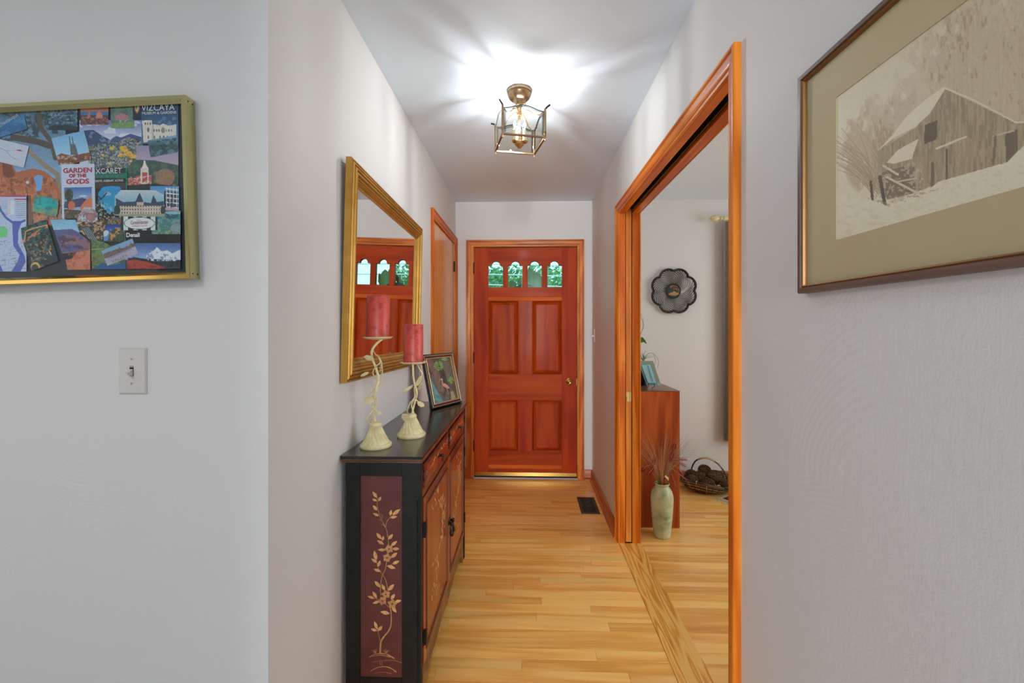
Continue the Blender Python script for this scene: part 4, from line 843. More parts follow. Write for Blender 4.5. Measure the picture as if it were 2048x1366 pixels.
# ------------------------------------------------------------ barn picture on the near right-hand wall
bp_y, bp_z, bw, bh = .905, 1.396, .62, .440
barn = thing('barn_picture', (XR, bp_y - bw / 2, bp_z), 'brown-framed sepia picture of a snowy barn in a wide khaki mat', 'picture')
Pb = axes((XR, bp_y, bp_z), (0, -1, 0), (0, 0, 1), (-1, 0, 0))
fr = wood('dark_brown_frame', srgb(76, 54, 44), srgb(104, 78, 66), srgb(130, 102, 88), 1, 3, rough=.4, vary=0); frz = wood('dark_brown_frame_upright', srgb(76, 54, 44), srgb(104, 78, 66), srgb(130, 102, 88), 2, 3, rough=.4, vary=0)
ring('frame_bar', Pb, bw, bh, [(0, 0), (0, .017), (.0025, .0205), (.010, .0205), (.0115, .0175), (.0115, 0)], {'L': frz, 'R': frz, 'T': fr, 'B': fr}, barn)
ring('gold_lip', Pb, bw, bh, [(.0116, 0), (.0116, .0175), (.0135, .0185), (.0155, .017), (.0165, .013), (.0165, 0)], newmat('bronze_lip', srgb(150, 110, 70), .35, .8)[0], barn)
mt = newmat('khaki_mat', srgb(198, 182, 140), .6)[0]
mat_o = ring('mat', Pb, bw, bh, [(.016, .006), (.016, .0095), (.118, .0095), (.1195, .008), (.1195, .006)], mt, barn, smooth=10)
def PX(a, b): return (1560 + a / 2.203, b / 2.203)
def barnart(A):
    x, y = A.x, A.y; A.x, A.y = (x - 1560) * 2.203, y * 2.203
    A.fill((206, 198, 170)); A.grad((196, 186, 156), (210, 204, 178), 60, 560)
    A.mist((178, 160, 130), .80, [(520, 640, 240, 230), (820, 420, 300, 330), (1050, 260, 360, 380), (1350, 260, 400, 460), (400, 720, 110, 130)], 30)
    A.mist((150, 130, 102), .55, [(600, 600, 200, 200), (860, 330, 220, 280), (1100, 360, 300, 320)], 13, sy=.35)
    A.mist((208, 198, 172), .55, [(700, 450, 360, 330), (1100, 260, 400, 360)], 16, sy=.4)
    for k in range(46):
        q = random.Random(k + 7); bx, by = q.uniform(395, 470), q.uniform(780, 880); L = q.uniform(120, 330); a_ = q.uniform(-2.6, -1.2)
        A.line((158, 140, 112), 3.2, (bx, by), (bx + L * .5 * math.cos(a_), by + L * .5 * math.sin(a_)), (bx + L * math.cos(a_ - .15), by + L * math.sin(a_ - .15)), a=.7)
    for k in range(20):
        q = random.Random(k + 77); bx = q.uniform(700, 1400); A.line((160, 142, 114), 5, (bx, 700), (bx + q.uniform(-30, 40), q.uniform(60, 260)), a=.2)
    wall = [(430, 668), (600, 560), (728, 392), (1040, 540), (1500, 560), (1500, 700), (1000, 720), (720, 800), (590, 850), (440, 870), (450, 760)]
    A.poly((156, 141, 112), wall); A.spk((172, 157, 127), 14, .52, .7, wall, sx=1.6, sy=.18); A.spk((126, 112, 88), 14, .58, .5, wall, sx=1.6, sy=.18)
    A.poly((214, 206, 180), [(430, 664), (500, 590), (560, 510), (640, 440), (720, 384), (728, 392), (660, 500), (600, 556), (500, 610)]); A.line((206, 198, 172), 8, (722, 386), (850, 440), (1040, 540), (1300, 520))
    A.poly((92, 80, 64), [(638, 550), (694, 530), (690, 615), (634, 636)]); A.poly((212, 204, 178), [(470, 716), (520, 660), (610, 612), (580, 700), (500, 722)]); A.line((206, 198, 170), 9, (690, 655), (820, 602)); A.line((100, 88, 68), 12, (735, 660), (735, 800)); A.line((112, 98, 78), 14, (672, 720), (672, 850))
    A.poly((104, 92, 72), [(450, 760), (590, 720), (600, 850), (470, 880)], .7); A.spk((190, 178, 150), 13, .60, .7, [(440, 760), (620, 700), (640, 860), (440, 900)]); A.line((200, 192, 166), 10, (455, 730), (520, 770)); A.line((198, 188, 162), 10, (470, 780), (620, 858)); A.line((190, 180, 152), 7, (520, 800), (600, 785)); A.line((92, 80, 62), 12, (400, 800), (408, 890)); A.line((86, 76, 58), 16, (440, 780), (462, 900))
    A.poly((96, 84, 66), [(990, 590), (1045, 570), (1045, 750), (1000, 760)], .8); A.line((190, 180, 152), 7, (940, 600), (1030, 576)); A.line((120, 106, 84), 12, (950, 600), (940, 720))
    snow = [(220, 850), (400, 880), (470, 905), (620, 860), (700, 800), (1000, 715), (1075, 640), (1500, 560), (1500, 1200), (200, 1200)]
    A.poly((214, 208, 184), snow); A.spk((196, 186, 158), 30, .60, .35, snow, sy=2); A.spk((150, 134, 106), 14, .60, .6, [(380, 870), (480, 890), (640, 840), (720, 790), (720, 830), (480, 915)], sy=2)
    A.grain(5, 8); A.x, A.y = x, y
Cb = [Pb(.119, bh - .119 + .022, .0082), Pb(bw - .119, bh - .119 + .022, .0082), Pb(bw - .119, .119 - .030, .0082), Pb(.119, .119 - .030, .0082)]
# the picture opening is taller than the side margins: rebuild the mat with measured margins
for o_ in mat_o: bpy.data.objects.remove(o_)
tl, bl = on_plane(1672, 195, (XR - .0095, 0, 0), Vector((1, 0, 0))), on_plane(1676, 479, (XR - .0095, 0, 0), Vector((1, 0, 0)))
m0, mt_, mb_ = bp_y - tl.y, bp_z + bh - tl.z, bl.z - bp_z
def rectring(P, o4, i4, h, hi):
    a, b, c, d = o4; e, f, g, i_ = i4
    vs = [P(a, b, h), P(c, b, h), P(c, d, h), P(a, d, h), P(e, f, h), P(g, f, h), P(g, i_, h), P(e, i_, h), P(e, f, hi), P(g, f, hi), P(g, i_, hi), P(e, i_, hi)]
    return MB().add(vs, [(k, (k + 1) % 4, 4 + (k + 1) % 4, 4 + k) for k in range(4)] + [(4 + k, 4 + (k + 1) % 4, 8 + (k + 1) % 4, 8 + k) for k in range(4)])
i4 = (m0, mb_, bw - m0, bh - mt_)
mesh('mat', rectring(Pb, (.014, .014, bw - .014, bh - .014), i4, .0095, .0080), mt, barn)
e_ = .0005
print_mesh('barn_print', [Pb(i4[0] - e_, i4[3] + e_, .0080), Pb(i4[2] + e_, i4[3] + e_, .0080), Pb(i4[2] + e_, i4[1] - e_, .0080), Pb(i4[0] - e_, i4[1] - e_, .0080)], 420, 330, barnart, barn, 'print2', gain=1.12)
mesh('glass_pane', MB().add([Pb(.015, .015, .0125), Pb(bw - .015, .015, .0125), Pb(bw - .015, bh - .015, .0125), Pb(.015, bh - .015, .0125)], [(0, 1, 2, 3)]), M['glass'], barn)

# ------------------------------------------------------------ gilt mirror
mw, mh = 1.002, .770
mN = Vector((1, 0, -.018)).normalized(); mU = Vector((0, 1, -.018)).normalized(); mV = mN.cross(mU); mN = mU.cross(mV)
mO = Vector((XL + .0025, 1.440, 1.140))
mir = thing('wall_mirror', mO + mU * mw / 2, 'large gilt ribbed-frame mirror hanging above the console cabinet', 'mirror')
Pm = axes(mO, mU, mV, mN)
MP = [(0, 0), (0, .019), (.003, .022), (.007, .021), (.0085, .0165), (.010, .0165), (.012, .023), (.017, .0255), (.020, .023), (.0215, .0185), (.023, .0185), (.025, .0265), (.030, .029), (.034, .027), (.0355, .0205), (.037, .0205), (.039, .0265), (.043, .027), (.0465, .024), (.048, .0185), (.0495, .0185), (.051, .022), (.055, .021), (.0575, .0165), (.059, .0165), (.061, .018), (.069, .0115), (.0705, .0085), (.073, .0095), (.078, .0075), (.080, .005), (.080, 0)]
ring('frame_rail', Pm, mw, mh, MP, M['gilt'], mir, smooth=20)
mesh('mirror_glass', MB().add([Pm(.078, .078, .0055), Pm(mw - .078, .078, .0055), Pm(mw - .078, mh - .078, .0055), Pm(.078, mh - .078, .0055)], [(0, 1, 2, 3)]), M['mirror'], mir)
# ------------------------------------------------------------ console cabinet
cx0, cx1, cy0, cy1, ct = -.6155, -.360, 1.452, 2.512, .895
cab = thing('console_cabinet', ((cx0 + cx1) / 2, (cy0 + cy1) / 2, 0), 'black and red-brown lacquered console cabinet painted with gold flowers', 'cabinet')
mesh('top_board', MB().box(-.628, -.349, 1.437, 2.528, ct - .009, ct, .001), M['black'], cab)
mesh('top_edge', MB().box(-.6275, -.3495, 1.4375, 2.5275, ct - .016, ct - .0091, .0025).box(-.626, -.352, 1.440, 2.525, ct - .023, ct - .0165, .0025), M['edgewood'], cab)
zt_ = ct - .0235
# side seen by the camera: posts, rails, recessed maroon panel
def cside(ya, yb, seen):
    s = 1 if seen else -1
    mesh('post', MB().box(cx0, cx0 + .050, min(ya, ya + s * .03), max(ya, ya + s * .03), 0, zt_, .001), M['blackpaint'], cab)
    mesh('post', MB().prism([(cx1 - .063, 0), (cx1 - .012, 0), (cx1 - .012, .09), (cx1 - .012, zt_ - .13), (cx1, zt_ - .11), (cx1, zt_), (cx1 - .063, zt_)], lambda u, v, h: Vector((u, ya + s * h, v)), 0, .012).box(cx1 - .063, cx1, min(ya + s * .012, ya + s * .03), max(ya + s * .012, ya + s * .03), 0, zt_, .001), M['blackpaint'], cab)
    mesh('side_rail', MB().box(cx0 + .0502, cx1 - .0632, min(ya, ya + s * .02), max(ya, ya + s * .02), .824, zt_, .0008), M['blackpaint'], cab)
    mesh('side_rail', MB().box(cx0 + .0502, cx1 - .0632, min(ya, ya + s * .02), max(ya, ya + s * .02), .060, .140, .0008), M['blackpaint'], cab)
    return mesh('side_panel', MB().box(cx0 + .0502, cx1 - .0632, min(ya + s * .004, ya + s * .02), max(ya + s * .004, ya + s * .02), .140, .824), M['maroon'], cab)
sp = cside(cy0, cy1, True); cside(cy1, cy0, False)
mesh('back_board', MB().box(cx0, cx0 + .008, cy0 + .03, cy1 - .03, .1, zt_), M['blackpaint'], cab)
mesh('bottom_board', MB().box(cx0 + .008, cx1 - .02, cy0 + .02, cy1 - .02, .105, .118), M['blackpaint'], cab)
# painted flowering branch, raised brush strokes
def SXZ(cx, cy): p = on_plane(700 + cx / 3.36, 960 + cy / 3.36, (0, cy0 + .004, 0), Vector((0, 1, 0))); return Vector((p.x, cy0 + .004, p.z))
KU = SXZ(101, 0).x - SXZ(100, 0).x
def ribbon(pts, w0, w1, mb, S, N, lift=.0006):
    P_ = [Vector(S(*p)) for p in pts]; Q = []
    for i in range(len(P_) - 1):                       # smooth the polyline
        a, b, c, d = P_[max(i - 1, 0)], P_[i], P_[i + 1], P_[min(i + 2, len(P_) - 1)]
        for t in (0, .25, .5, .75): Q.append(.5 * ((2 * b) + (c - a) * t + (2 * a - 5 * b + 4 * c - d) * t * t + (3 * b - a - 3 * c + d) * t ** 3))
    Q.append(P_[-1]); vs = []; m = len(Q)
    for i, q in enumerate(Q):
        t = (Q[min(i + 1, m - 1)] - Q[max(i - 1, 0)]).normalized(); n = t.cross(N); w = (w0 + (w1 - w0) * i / (m - 1)) / 2
        vs += [q + n * w + N * lift, q - n * w + N * lift]
    mb.add(vs, [(2 * i, 2 * i + 1, 2 * i + 3, 2 * i + 2) for i in range(m - 1)])
def leaf2(b, t, w, mb, S, N, lift=.0009):
    B_, T_ = Vector(S(*b)), Vector(S(*t)); d = T_ - B_; n = d.cross(N).normalized(); vs = []; L = d.length; k = 7
    prof = [0.05, .55, .92, 1, .82, .5, 0.04]
    for i in range(k): vs += [B_ + d * (i / (k - 1)) + n * prof[i] * w + N * lift * .6, B_ + d * (i / (k - 1)) + N * lift, B_ + d * (i / (k - 1)) - n * prof[i] * w + N * lift * .6]
    mb.add(vs, [(3 * i + q, 3 * i + q + 1, 3 * i + q + 4, 3 * i + q + 3) for i in range(k - 1) for q in range(2)])
NS = Vector((0, -1, 0)); st = MB()
for pts, a, b in (([(183, 120), (185, 180), (205, 250), (240, 320), (255, 380), (258, 440), (250, 500), (240, 590), (215, 650), (205, 720), (208, 775)], 3, 5), ([(270, 250), (248, 280), (240, 320)], 3, 4), ([(178, 540), (190, 590), (215, 630), (240, 670), (255, 745)], 3, 4),
    ([(285, 565), (245, 580)], 3, 3), ([(262, 840), (275, 880), (277, 960), (262, 1010), (230, 1050), (208, 1090), (203, 1165)], 5, 13), ([(185, 1005), (205, 1090)], 3, 4), ([(155, 790), (195, 805)], 3, 3), ([(210, 800), (262, 855)], 3, 3), ([(205, 225), (218, 240), (214, 258)], 2, 3), ([(192, 265), (212, 272)], 2, 3), ([(205, 295), (222, 300), (238, 318)], 2, 3), ([(258, 400), (262, 440)], 3, 3)):
    ribbon(pts, a * KU, b * KU, st, SXZ, NS)
mesh('painted_stems', st, M['goldpaint2'], sp)
LV = [((183, 120), (152, 77), 11), ((180, 140), (150, 128), 9), ((190, 142), (210, 112), 9), ((183, 203), (154, 170), 11), ((195, 241), (154, 222), 9), ((270, 240), (278, 200), 10), ((285, 235), (338, 196), 12), ((268, 252), (318, 245), 10),
      ((212, 398), (178, 355), 12), ((218, 408), (226, 375), 9), ((258, 400), (288, 363), 11), ((228, 432), (182, 405), 11), ((238, 470), (188, 468), 10), ((275, 442), (318, 410), 11), ((285, 462), (332, 462), 11), ((275, 522), (318, 488), 12), ((285, 565), (332, 543), 11), ((250, 575), (306, 594), 12),
      ((178, 540), (163, 474), 13), ((182, 555), (143, 528), 10), ((188, 582), (204, 540), 11), ((208, 614), (160, 598), 10), ((205, 722), (165, 677), 12), ((234, 742), (214, 698), 11), ((255, 744), (296, 700), 13), ((180, 794), (153, 748), 11), ((165, 795), (118, 780), 9), ((200, 814), (152, 828), 10),
      ((275, 802), (302, 765), 11), ((300, 820), (346, 808), 10), ((282, 850), (312, 890), 12), ((268, 897), (204, 885), 13), ((185, 1005), (163, 947), 11), ((182, 1012), (140, 1000), 10), ((188, 1014), (218, 980), 11)]
for b, t, w in LV:
    mb = MB(); leaf2(b, t, w * KU, mb, SXZ, NS); mesh('painted_leaf', mb, M['goldpaint'], sp, smooth=True)
for fx, fy, r in ((262, 463, 30), (250, 522, 31), (242, 768, 31), (218, 812, 30), (285, 832, 34)):
    mb = MB()
    for k in range(5):
        a = 2 * math.pi * k / 5 + fx; leaf2((fx + 4 * math.cos(a), fy + 4 * math.sin(a)), (fx + r * math.cos(a), fy + r * math.sin(a)), 12.5 * KU, mb, SXZ, NS, .0011)
    fl = mesh('painted_flower', mb, M['goldpaint2'], sp, smooth=True)
    c = SXZ(fx, fy); mesh('flower_centre', MB().lathe([(.0022, .0012), (.0015, .0022), (0, .0024)], c=c, n=10, M=Euler((R(90), 0, 0)).to_matrix().to_4x4()), M['maroon'], fl)
gb = MB()
for pts, w in (([(130, 1190), (165, 1172), (205, 1165), (250, 1172), (300, 1200)], 9), ([(150, 1185), (205, 1176), (270, 1190)], 6), ([(150, 1222), (210, 1214), (290, 1212), (350, 1228)], 3), ([(135, 1285), (180, 1262), (225, 1254), (270, 1262), (312, 1290)], 8), ([(160, 1300), (220, 1290), (280, 1300)], 3), ([(200, 1216), (205, 1242)], 3), ([(212, 1216), (218, 1252)], 3)): ribbon(pts, w * KU * .4, w * KU, gb, SXZ, NS, .0004)
for bx, dirs in ((170, (-18, -10, -3, 5, 12)), (242, (-16, -8, 0, 10, 20))):
    for d in dirs: ribbon([(bx, 1172), (bx + d * .6, 1150), (bx + d * 1.4, 1134 + abs(d) * .5)], 4 * KU, 1 * KU, gb, SXZ, NS)
mesh('painted_ground', gb, M['goldpaint2'], sp)
# front
FX = cx1 - .004
def fbox(nm, a, b, c, d, mat, x0=FX - .018, x1=FX, par=cab, bev=.0008): return mesh(nm, MB().box(x0, x1, a, b, c, d, bev), mat, par)
ym = (cy0 + cy1) / 2
fbox('front_stile', cy0 + .0305, cy0 + .050, .06, zt_, M['lacqdk']); fbox('front_stile', cy1 - .050, cy1 - .0305, .06, zt_, M['lacqdk'])
fbox('front_rail', cy0 + .050, cy1 - .050, zt_ - .018, zt_, M['lacqdk']); fbox('front_rail', cy0 + .050, cy1 - .050, .735, .765, M['lacqdk']); fbox('front_mullion', ym - .016, ym + .016, .765, zt_ - .018, M['lacqdk'])
# shaped apron
n = 30; ap = [(cy0 + .031, .142), (cy0 + .031, .0)]
ap += [(cy0 + .031 + .045, 0), (cy0 + .085, .030), (cy0 + .10, .052), (cy0 + .13, .060), (cy0 + .16, .066), (cy0 + .175, .080), (cy0 + .26, .074), (cy0 + .38, .086), (ym, .064)]
ap += [(cy1 - (y_ - cy0), z_) for y_, z_ in ap[-2:1:-1]] + [(cy1 - .031, 0), (cy1 - .031, .142)]
Pf = axes((FX, 0, 0), (0, 1, 0), (0, 0, 1), (1, 0, 0))
mesh('apron', MB().prism(ap, Pf, -.018, .0), M['edgewood'], cab)
def SF(y0_, z0_): return lambda u, v: Vector((FX + .0005, y0_ + u, z0_ + v))
NF = Vector((1, 0, 0))
def spray(mb, S, seed, w, h, n, sc):
    q = random.Random(seed); px, pz = w * .5, 0
    pts = [(px, 0)]
    for i in range(5): px = min(w * .85, max(w * .15, px + q.uniform(-.35, .35) * w)); pts.append((px, h * (i + 1) / 5))
    for k in range(n):
        i = q.randrange(5); f = q.random(); bx = pts[i][0] * (1 - f) + pts[i + 1][0] * f + q.uniform(-.12, .12) * w; bz = pts[i][1] * (1 - f) + pts[i + 1][1] * f
        a = q.uniform(.2, 2.9); L = sc * q.uniform(.5, 1.1); leaf2((bx, bz), (bx + L * math.cos(a), bz + L * math.sin(a)), L * .2, mb, S, NF, .0007)
for k, (a, b) in enumerate(((cy0 + .053, ym - .019), (ym + .019, cy1 - .053))):
    z0, z1 = .768, zt_ - .021; w, h = b - a, z1 - z0
    dp = [(0, 0), (w, 0), (w, h * .2), (w - .010, h * .35), (w - .012, h * .6), (w - .004, h * .8), (w, h), (0, h), (.004, h * .8), (.012, h * .6), (.010, h * .35), (0, h * .2)][::1]
    P = axes((FX, a, z0), (0, 1, 0), (0, 0, 1), (1, 0, 0))
    dr = mesh('drawer', MB().prism(dp, P, -.016, .006), M['lacqdk'], cab)
    mesh('drawer_face', MB().prism([(w / 2 + (u - w / 2) * .90, h / 2 + (v - h / 2) * .78) for u, v in dp], P, .006, .0085), M['lacq'], dr)
    g = MB(); spray(g, lambda u, v, a=a: Vector((FX + .0086, a + .05 + v, z0 + h * .5 + (u - h * .4) * .6)), 5 + k, h * .8, w - .1, 34, .018); mesh('painted_sprig', g, M['goldpaint'], dr)
    kb = mesh('pull', MB().lathe([(.010, 0), (.009, .002), (.004, .005), (.005, .010), (.007, .016), (.005, .021), (0, .022)], c=(FX + .0085, (a + b) / 2, (z0 + z1) / 2 + .004), n=14, M=Euler((0, R(90), 0)).to_matrix().to_4x4()), M['bronze'], dr, smooth=40)
    mesh('pull_ring', MB().tube([(FX + .024, (a + b) / 2 + .010 * math.sin(t), (z0 + z1) / 2 - .006 - .010 * math.cos(t)) for t in [2 * math.pi * i / 14 for i in range(15)]], .0014, 6), M['bronze'], kb, smooth=True)
    # door
    da, db, dz0, dz1 = (cy0 + .052, ym - .0015, .146, .731) if k == 0 else (ym + .0015, cy1 - .052, .146, .731)
    w, h = db - da, dz1 - dz0; P = axes((FX, da, dz0), (0, 1, 0), (0, 0, 1), (1, 0, 0))
    sw_ = .040
    door = mesh('cabinet_door', MB().box(FX - .016, FX + .002, da + sw_, db - sw_, dz0 + sw_, dz1 - sw_), M['lacq'], cab)
    for nm, box_ in (('door_stile', (da, da + sw_, dz0, dz1)), ('door_stile', (db - sw_, db, dz0, dz1)), ('door_rail', (da + sw_, db - sw_, dz0, dz0 + sw_)), ('door_rail', (da + sw_, db - sw_, dz1 - sw_, dz1))):
        mesh(nm, MB().box(FX - .017, FX + .004, *box_, .0012), M['lacqdk'] if nm == 'door_rail' else M['lacq'], door)
    ring('panel_bead', axes((FX, da + sw_ - .006, dz0 + sw_ - .006), (0, 1, 0), (0, 0, 1), (1, 0, 0)), w - 2 * sw_ + .012, h - 2 * sw_ + .012, [(0, 0), (0, .0065), (.003, .0085), (.008, .0065), (.012, .002), (.012, 0)], M['lacqdk'], door)
    for si, (zz, hh, n_) in enumerate(((dz0 + .25, .20, 80), (dz0 + .11, .16, 40), (dz0 + .43, .10, 22))):
        g = MB(); spray(g, lambda u, v, zz=zz: Vector((FX + .0024, da + .065 + u, zz + v)), 20 + k * 5 + si, w - .13, hh, n_, .026); mesh('painted_blossoms', g, M['goldpaint'], door)
    hy = da - .001 if k == 0 else db + .001
    for hz in (dz1 - .11, dz0 + .10): mesh('hinge', MB().box(FX + .002, FX + .008, hy - .010, hy + .010, hz - .024, hz + .024, .001).lathe([(.0035, -.026), (.0035, .026)], c=(FX + .009, hy, hz), n=8), M['darkmetal'], door)
    py = db - .018 if k == 0 else da + .018
    pu = mesh('pull', MB().lathe([(.013, 0), (.012, .002), (.006, .005), (.006, .012), (.010, .018), (.006, .024), (0, .025)], c=(FX + .004, py, .435), n=16, M=Euler((0, R(90), 0)).to_matrix().to_4x4()), M['bronze'], door, smooth=40)
    mesh('pull_drop', MB().lathe([(0, 0), (.003, -.004), (.004, -.018), (.009, -.034), (.010, -.042), (.006, -.050), (0, -.052)], c=(FX + .022, py, .430), n=14), M['bronze'], pu, smooth=40)

# ------------------------------------------------------------ candle holders and candles
def spline(P_, k=6):
    P_ = [Vector(p) for p in P_]; Q = []
    for i in range(len(P_) - 1):
        a, b, c, d = P_[max(i - 1, 0)], P_[i], P_[i + 1], P_[min(i + 2, len(P_) - 1)]
        for j in range(k):
            t = j / k; Q.append(.5 * ((2 * b) + (c - a) * t + (2 * a - 5 * b + 4 * c - d) * t * t + (3 * b - a - 3 * c + d) * t ** 3))
    return Q + [P_[-1]]
def holder(x, y, k, cx, cyb, stems, leaves, coils, plate_px, label):
    """k: metres per enlarged pixel; (cx, cyb): foot centre in the enlarged picture"""
    t = thing('candle_holder', (x, y, ct), label, 'candle holder', 'vine candle holders')
    H = lambda u, v, d=0: Vector((x + (u - cx) * k, y + d, ct + (cyb - v) * k))
    prof = [(0, 0), (.0540, 0), (.0558, .003), (.0558, .011), (.0530, .014), (.0465, .0155), (.0445, .020), (.040, .028), (.034, .039), (.028, .051), (.0225, .062), (.019, .070), (.018, .073), (.0205, .077), (.021, .082), (.018, .087), (.0125, .090), (0, .091)]
    def flute(s, r, a):
        amp = .0030 if .32 < s < .72 else 0; return r + amp * math.cos(16 * (a + s * 1.6)), a
    mesh('foot', MB().lathe(prof, c=(x, y, ct), n=128, flute=flute), M['cream'], t, smooth=50)
    for i, (pts, r0, r1, ph) in enumerate(stems):
        P_ = spline([H(u, v, .012 * math.sin(ph + j * 1.3)) for j, (u, v) in enumerate(pts)]); n = len(P_)
        mesh('vine_stem', MB().tube(P_, [r0 + (r1 - r0) * j / (n - 1) for j in range(n)], 8), M['cream'], t, smooth=True)
    for (bu, bv), (tu, tv), w, d in leaves:
        B_, T_ = H(bu, bv, d), H(tu, tv, d - .006); dr = T_ - B_; nn = dr.cross(Vector((0, 1, 0))).normalized() + Vector((0, .5, 0)); vs = []
        pr = [.1, .7, 1, .85, 1.0, .6, .05]
        for i, q in enumerate(pr):
            c = B_ + dr * (i / 6); vs += [c + nn * q * w * k, c + Vector((0, -.002, 0)), c - nn * q * w * k]
        fs = [(3 * i + j, 3 * i + j + 1, 3 * i + j + 4, 3 * i + j + 3) for i in range(6) for j in range(2)]
        vs += [v + Vector((0, .0012, 0)) for v in vs]; fs += [tuple(21 + q for q in f[::-1]) for f in fs]
        mesh('leaf', MB().add(vs, fs), M['cream'], t, smooth=True)
    for (u0, v0), (u1, v1), turns, rr in coils:
        a, b = H(u0, v0, -.004), H(u1, v1, -.004); d = b - a; e1 = d.cross(Vector((0, 1, 0))).normalized(); e2 = Vector((0, 1, 0)); N_ = turns * 10
        mesh('tendril', MB().tube([a + d * (i / N_) + (e1 * math.cos(i * .628) + e2 * math.sin(i * .628)) * rr for i in range(N_ + 1)], .0009, 5), M['cream'], t, smooth=True)
    pc = H(*plate_px)
    mesh('candle_plate', MB().lathe([(0, -.007), (.018, -.006), (.044, -.003), (.0515, .002), (.0530, .003), (.0525, .0045), (.043, .0015), (0, 0)], c=pc, n=48), M['cream'], t, smooth=40)
    return t, pc
def candle(c, r, h, tilt, label):
    t = thing('pillar_candle', c, label, 'candle', 'red pillar candles')
    Mx = Matrix.Translation(c) @ Matrix.Rotation(tilt, 4, 'Y')
    mesh('wax_body', MB().lathe([(0, 0), (r - .001, 0), (r, .001), (r, h - .003), (r - .0015, h - .0005), (r - .005, h), (r - .009, h - .003), (r - .016, h - .005), (0, h - .006)], n=56, M=Mx), M['wax'], t, smooth=40)
    w = Mx @ Vector((0, 0, h - .006)); mesh('wick', MB().tube([w, w + Vector((.0005, 0, .004))], .0009, 6), M['darkmetal'], t)
k1 = 1.560 / F / 3.793
ch1 = holder(-.549, 1.559, k1, 349, 1262, [
    ([(348, 1122), (325, 1030), (322, 950), (345, 880), (362, 800), (366, 740), (338, 660), (320, 600), (322, 540), (345, 490), (390, 440), (400, 432)], .0052, .0042, 0),
    ([(336, 1118), (292, 1080), (286, 1040), (318, 1000), (352, 940), (340, 890), (300, 862), (340, 820), (372, 780), (335, 735), (316, 695), (348, 650), (390, 615), (372, 575), (335, 552), (318, 520), (345, 478), (378, 452)], .0024, .0022, 1.5),
    ([(372, 800), (400, 730), (404, 640), (385, 590), (352, 560)], .0020, .0012, 2.2), ([(322, 935), (350, 960), (365, 990), (400, 1003)], .0016, .0014, 2), ([(320, 905), (268, 895)], .0014, .0008, 3)],
    [((345, 590), (268, 572), 22, -.014), ((300, 690), (240, 722), 12, -.010), ((270, 893), (355, 905), 30, -.016), ((365, 990), (410, 1008), 12, -.012)],
    [((340, 980), (322, 1100), 7, .004), ((398, 620), (385, 690), 5, .004)], (362, 430), 'taller cream vine candle holder standing nearest the mirror edge')
candle(ch1[1] + Vector((0, 0, .0015)), .0405, .153, R(1.2), 'taller-standing mottled red pillar candle in front of the mirror glass')
k2 = 1.715 / F / 3.793
ch2 = holder(-.461, 1.715, k2, 617, 1183, [
    ([(620, 1052), (624, 980), (648, 900), (664, 850), (650, 790), (630, 720), (622, 640), (622, 625)], .0046, .0040, 0),
    ([(608, 1048), (582, 1000), (612, 930), (648, 880), (640, 810), (668, 790), (690, 740), (704, 700), (680, 660), (658, 628)], .0026, .0022, 1.2),
    ([(636, 1020), (620, 950), (650, 900), (688, 936), (700, 945)], .0026, .0018, 2.2), ([(645, 800), (610, 792)], .0014, .001, 1)],
    [((600, 1060), (560, 1005), 34, -.016), ((632, 795), (560, 846), 12, -.008), ((668, 922), (726, 948), 17, -.012), ((655, 800), (706, 715), 18, -.008)],
    [((655, 850), (704, 775), 7, .005), ((688, 690), (700, 640), 3, .003)], (632, 622), 'shorter cream vine candle holder standing beside the framed bird picture')
candle(ch2[1] + Vector((0, 0, .0015)), .0385, .152, R(.2), 'lower-standing mottled red pillar candle beside the framed bird picture')

# ------------------------------------------------------------ framed heron picture on the cabinet
fA, fB = Vector((-.497, 2.262, ct + .0005)), Vector((-.377, 2.498, ct + .0005))
fU = (fB - fA); fw = fU.length; fU.normalize(); fh = .292; out = fU.cross(Vector((0, 0, 1))); lean = R(13.5)
fV = (Vector((0, 0, 1)) * math.cos(lean) - out * math.sin(lean)).normalized(); fN = fU.cross(fV)
pf_ = thing('framed_bird_picture', (fA + fB) / 2, 'dark red and gold framed picture of a pink wading bird leaning on the cabinet', 'picture frame')
fO = fA - fN * .0; Pp = axes(fO + Vector((0, 0, .014 * math.sin(lean))), fU, fV, fN)
blk = newmat('black_frame_edge', srgb(24, 20, 20), .25, coat=.5)[0]; mah = newmat('mahogany_frame', srgb(92, 22, 30), .22, coat=.6)[0]; gl_ = newmat('gold_fillet', srgb(214, 184, 110), .3, .6)[0]
ring('frame_bar', Pp, fw, fh, [(0, -.014), (0, .0015), (.003, .003), (.006, .002), (.0065, -.014)], blk, pf_)
ring('silver_line', Pp, fw, fh, [(.0065, -.01), (.0065, .0030), (.008, .0038), (.0095, .003), (.0095, -.01)], newmat('pale_line', srgb(200, 190, 160), .35, .5)[0], pf_)
ring('red_moulding', Pp, fw, fh, [(.0095, -.01), (.0095, .0030), (.013, .0055), (.018, .0045), (.021, .002), (.021, -.01)], mah, pf_)
ring('gold_fillet', Pp, fw, fh, [(.021, -.01), (.021, .002), (.0235, .0028), (.026, .001), (.026, -.006)], gl_, pf_)
def HQ(a, b): return (840 + a / 10.51, 700 + b / 10.51)
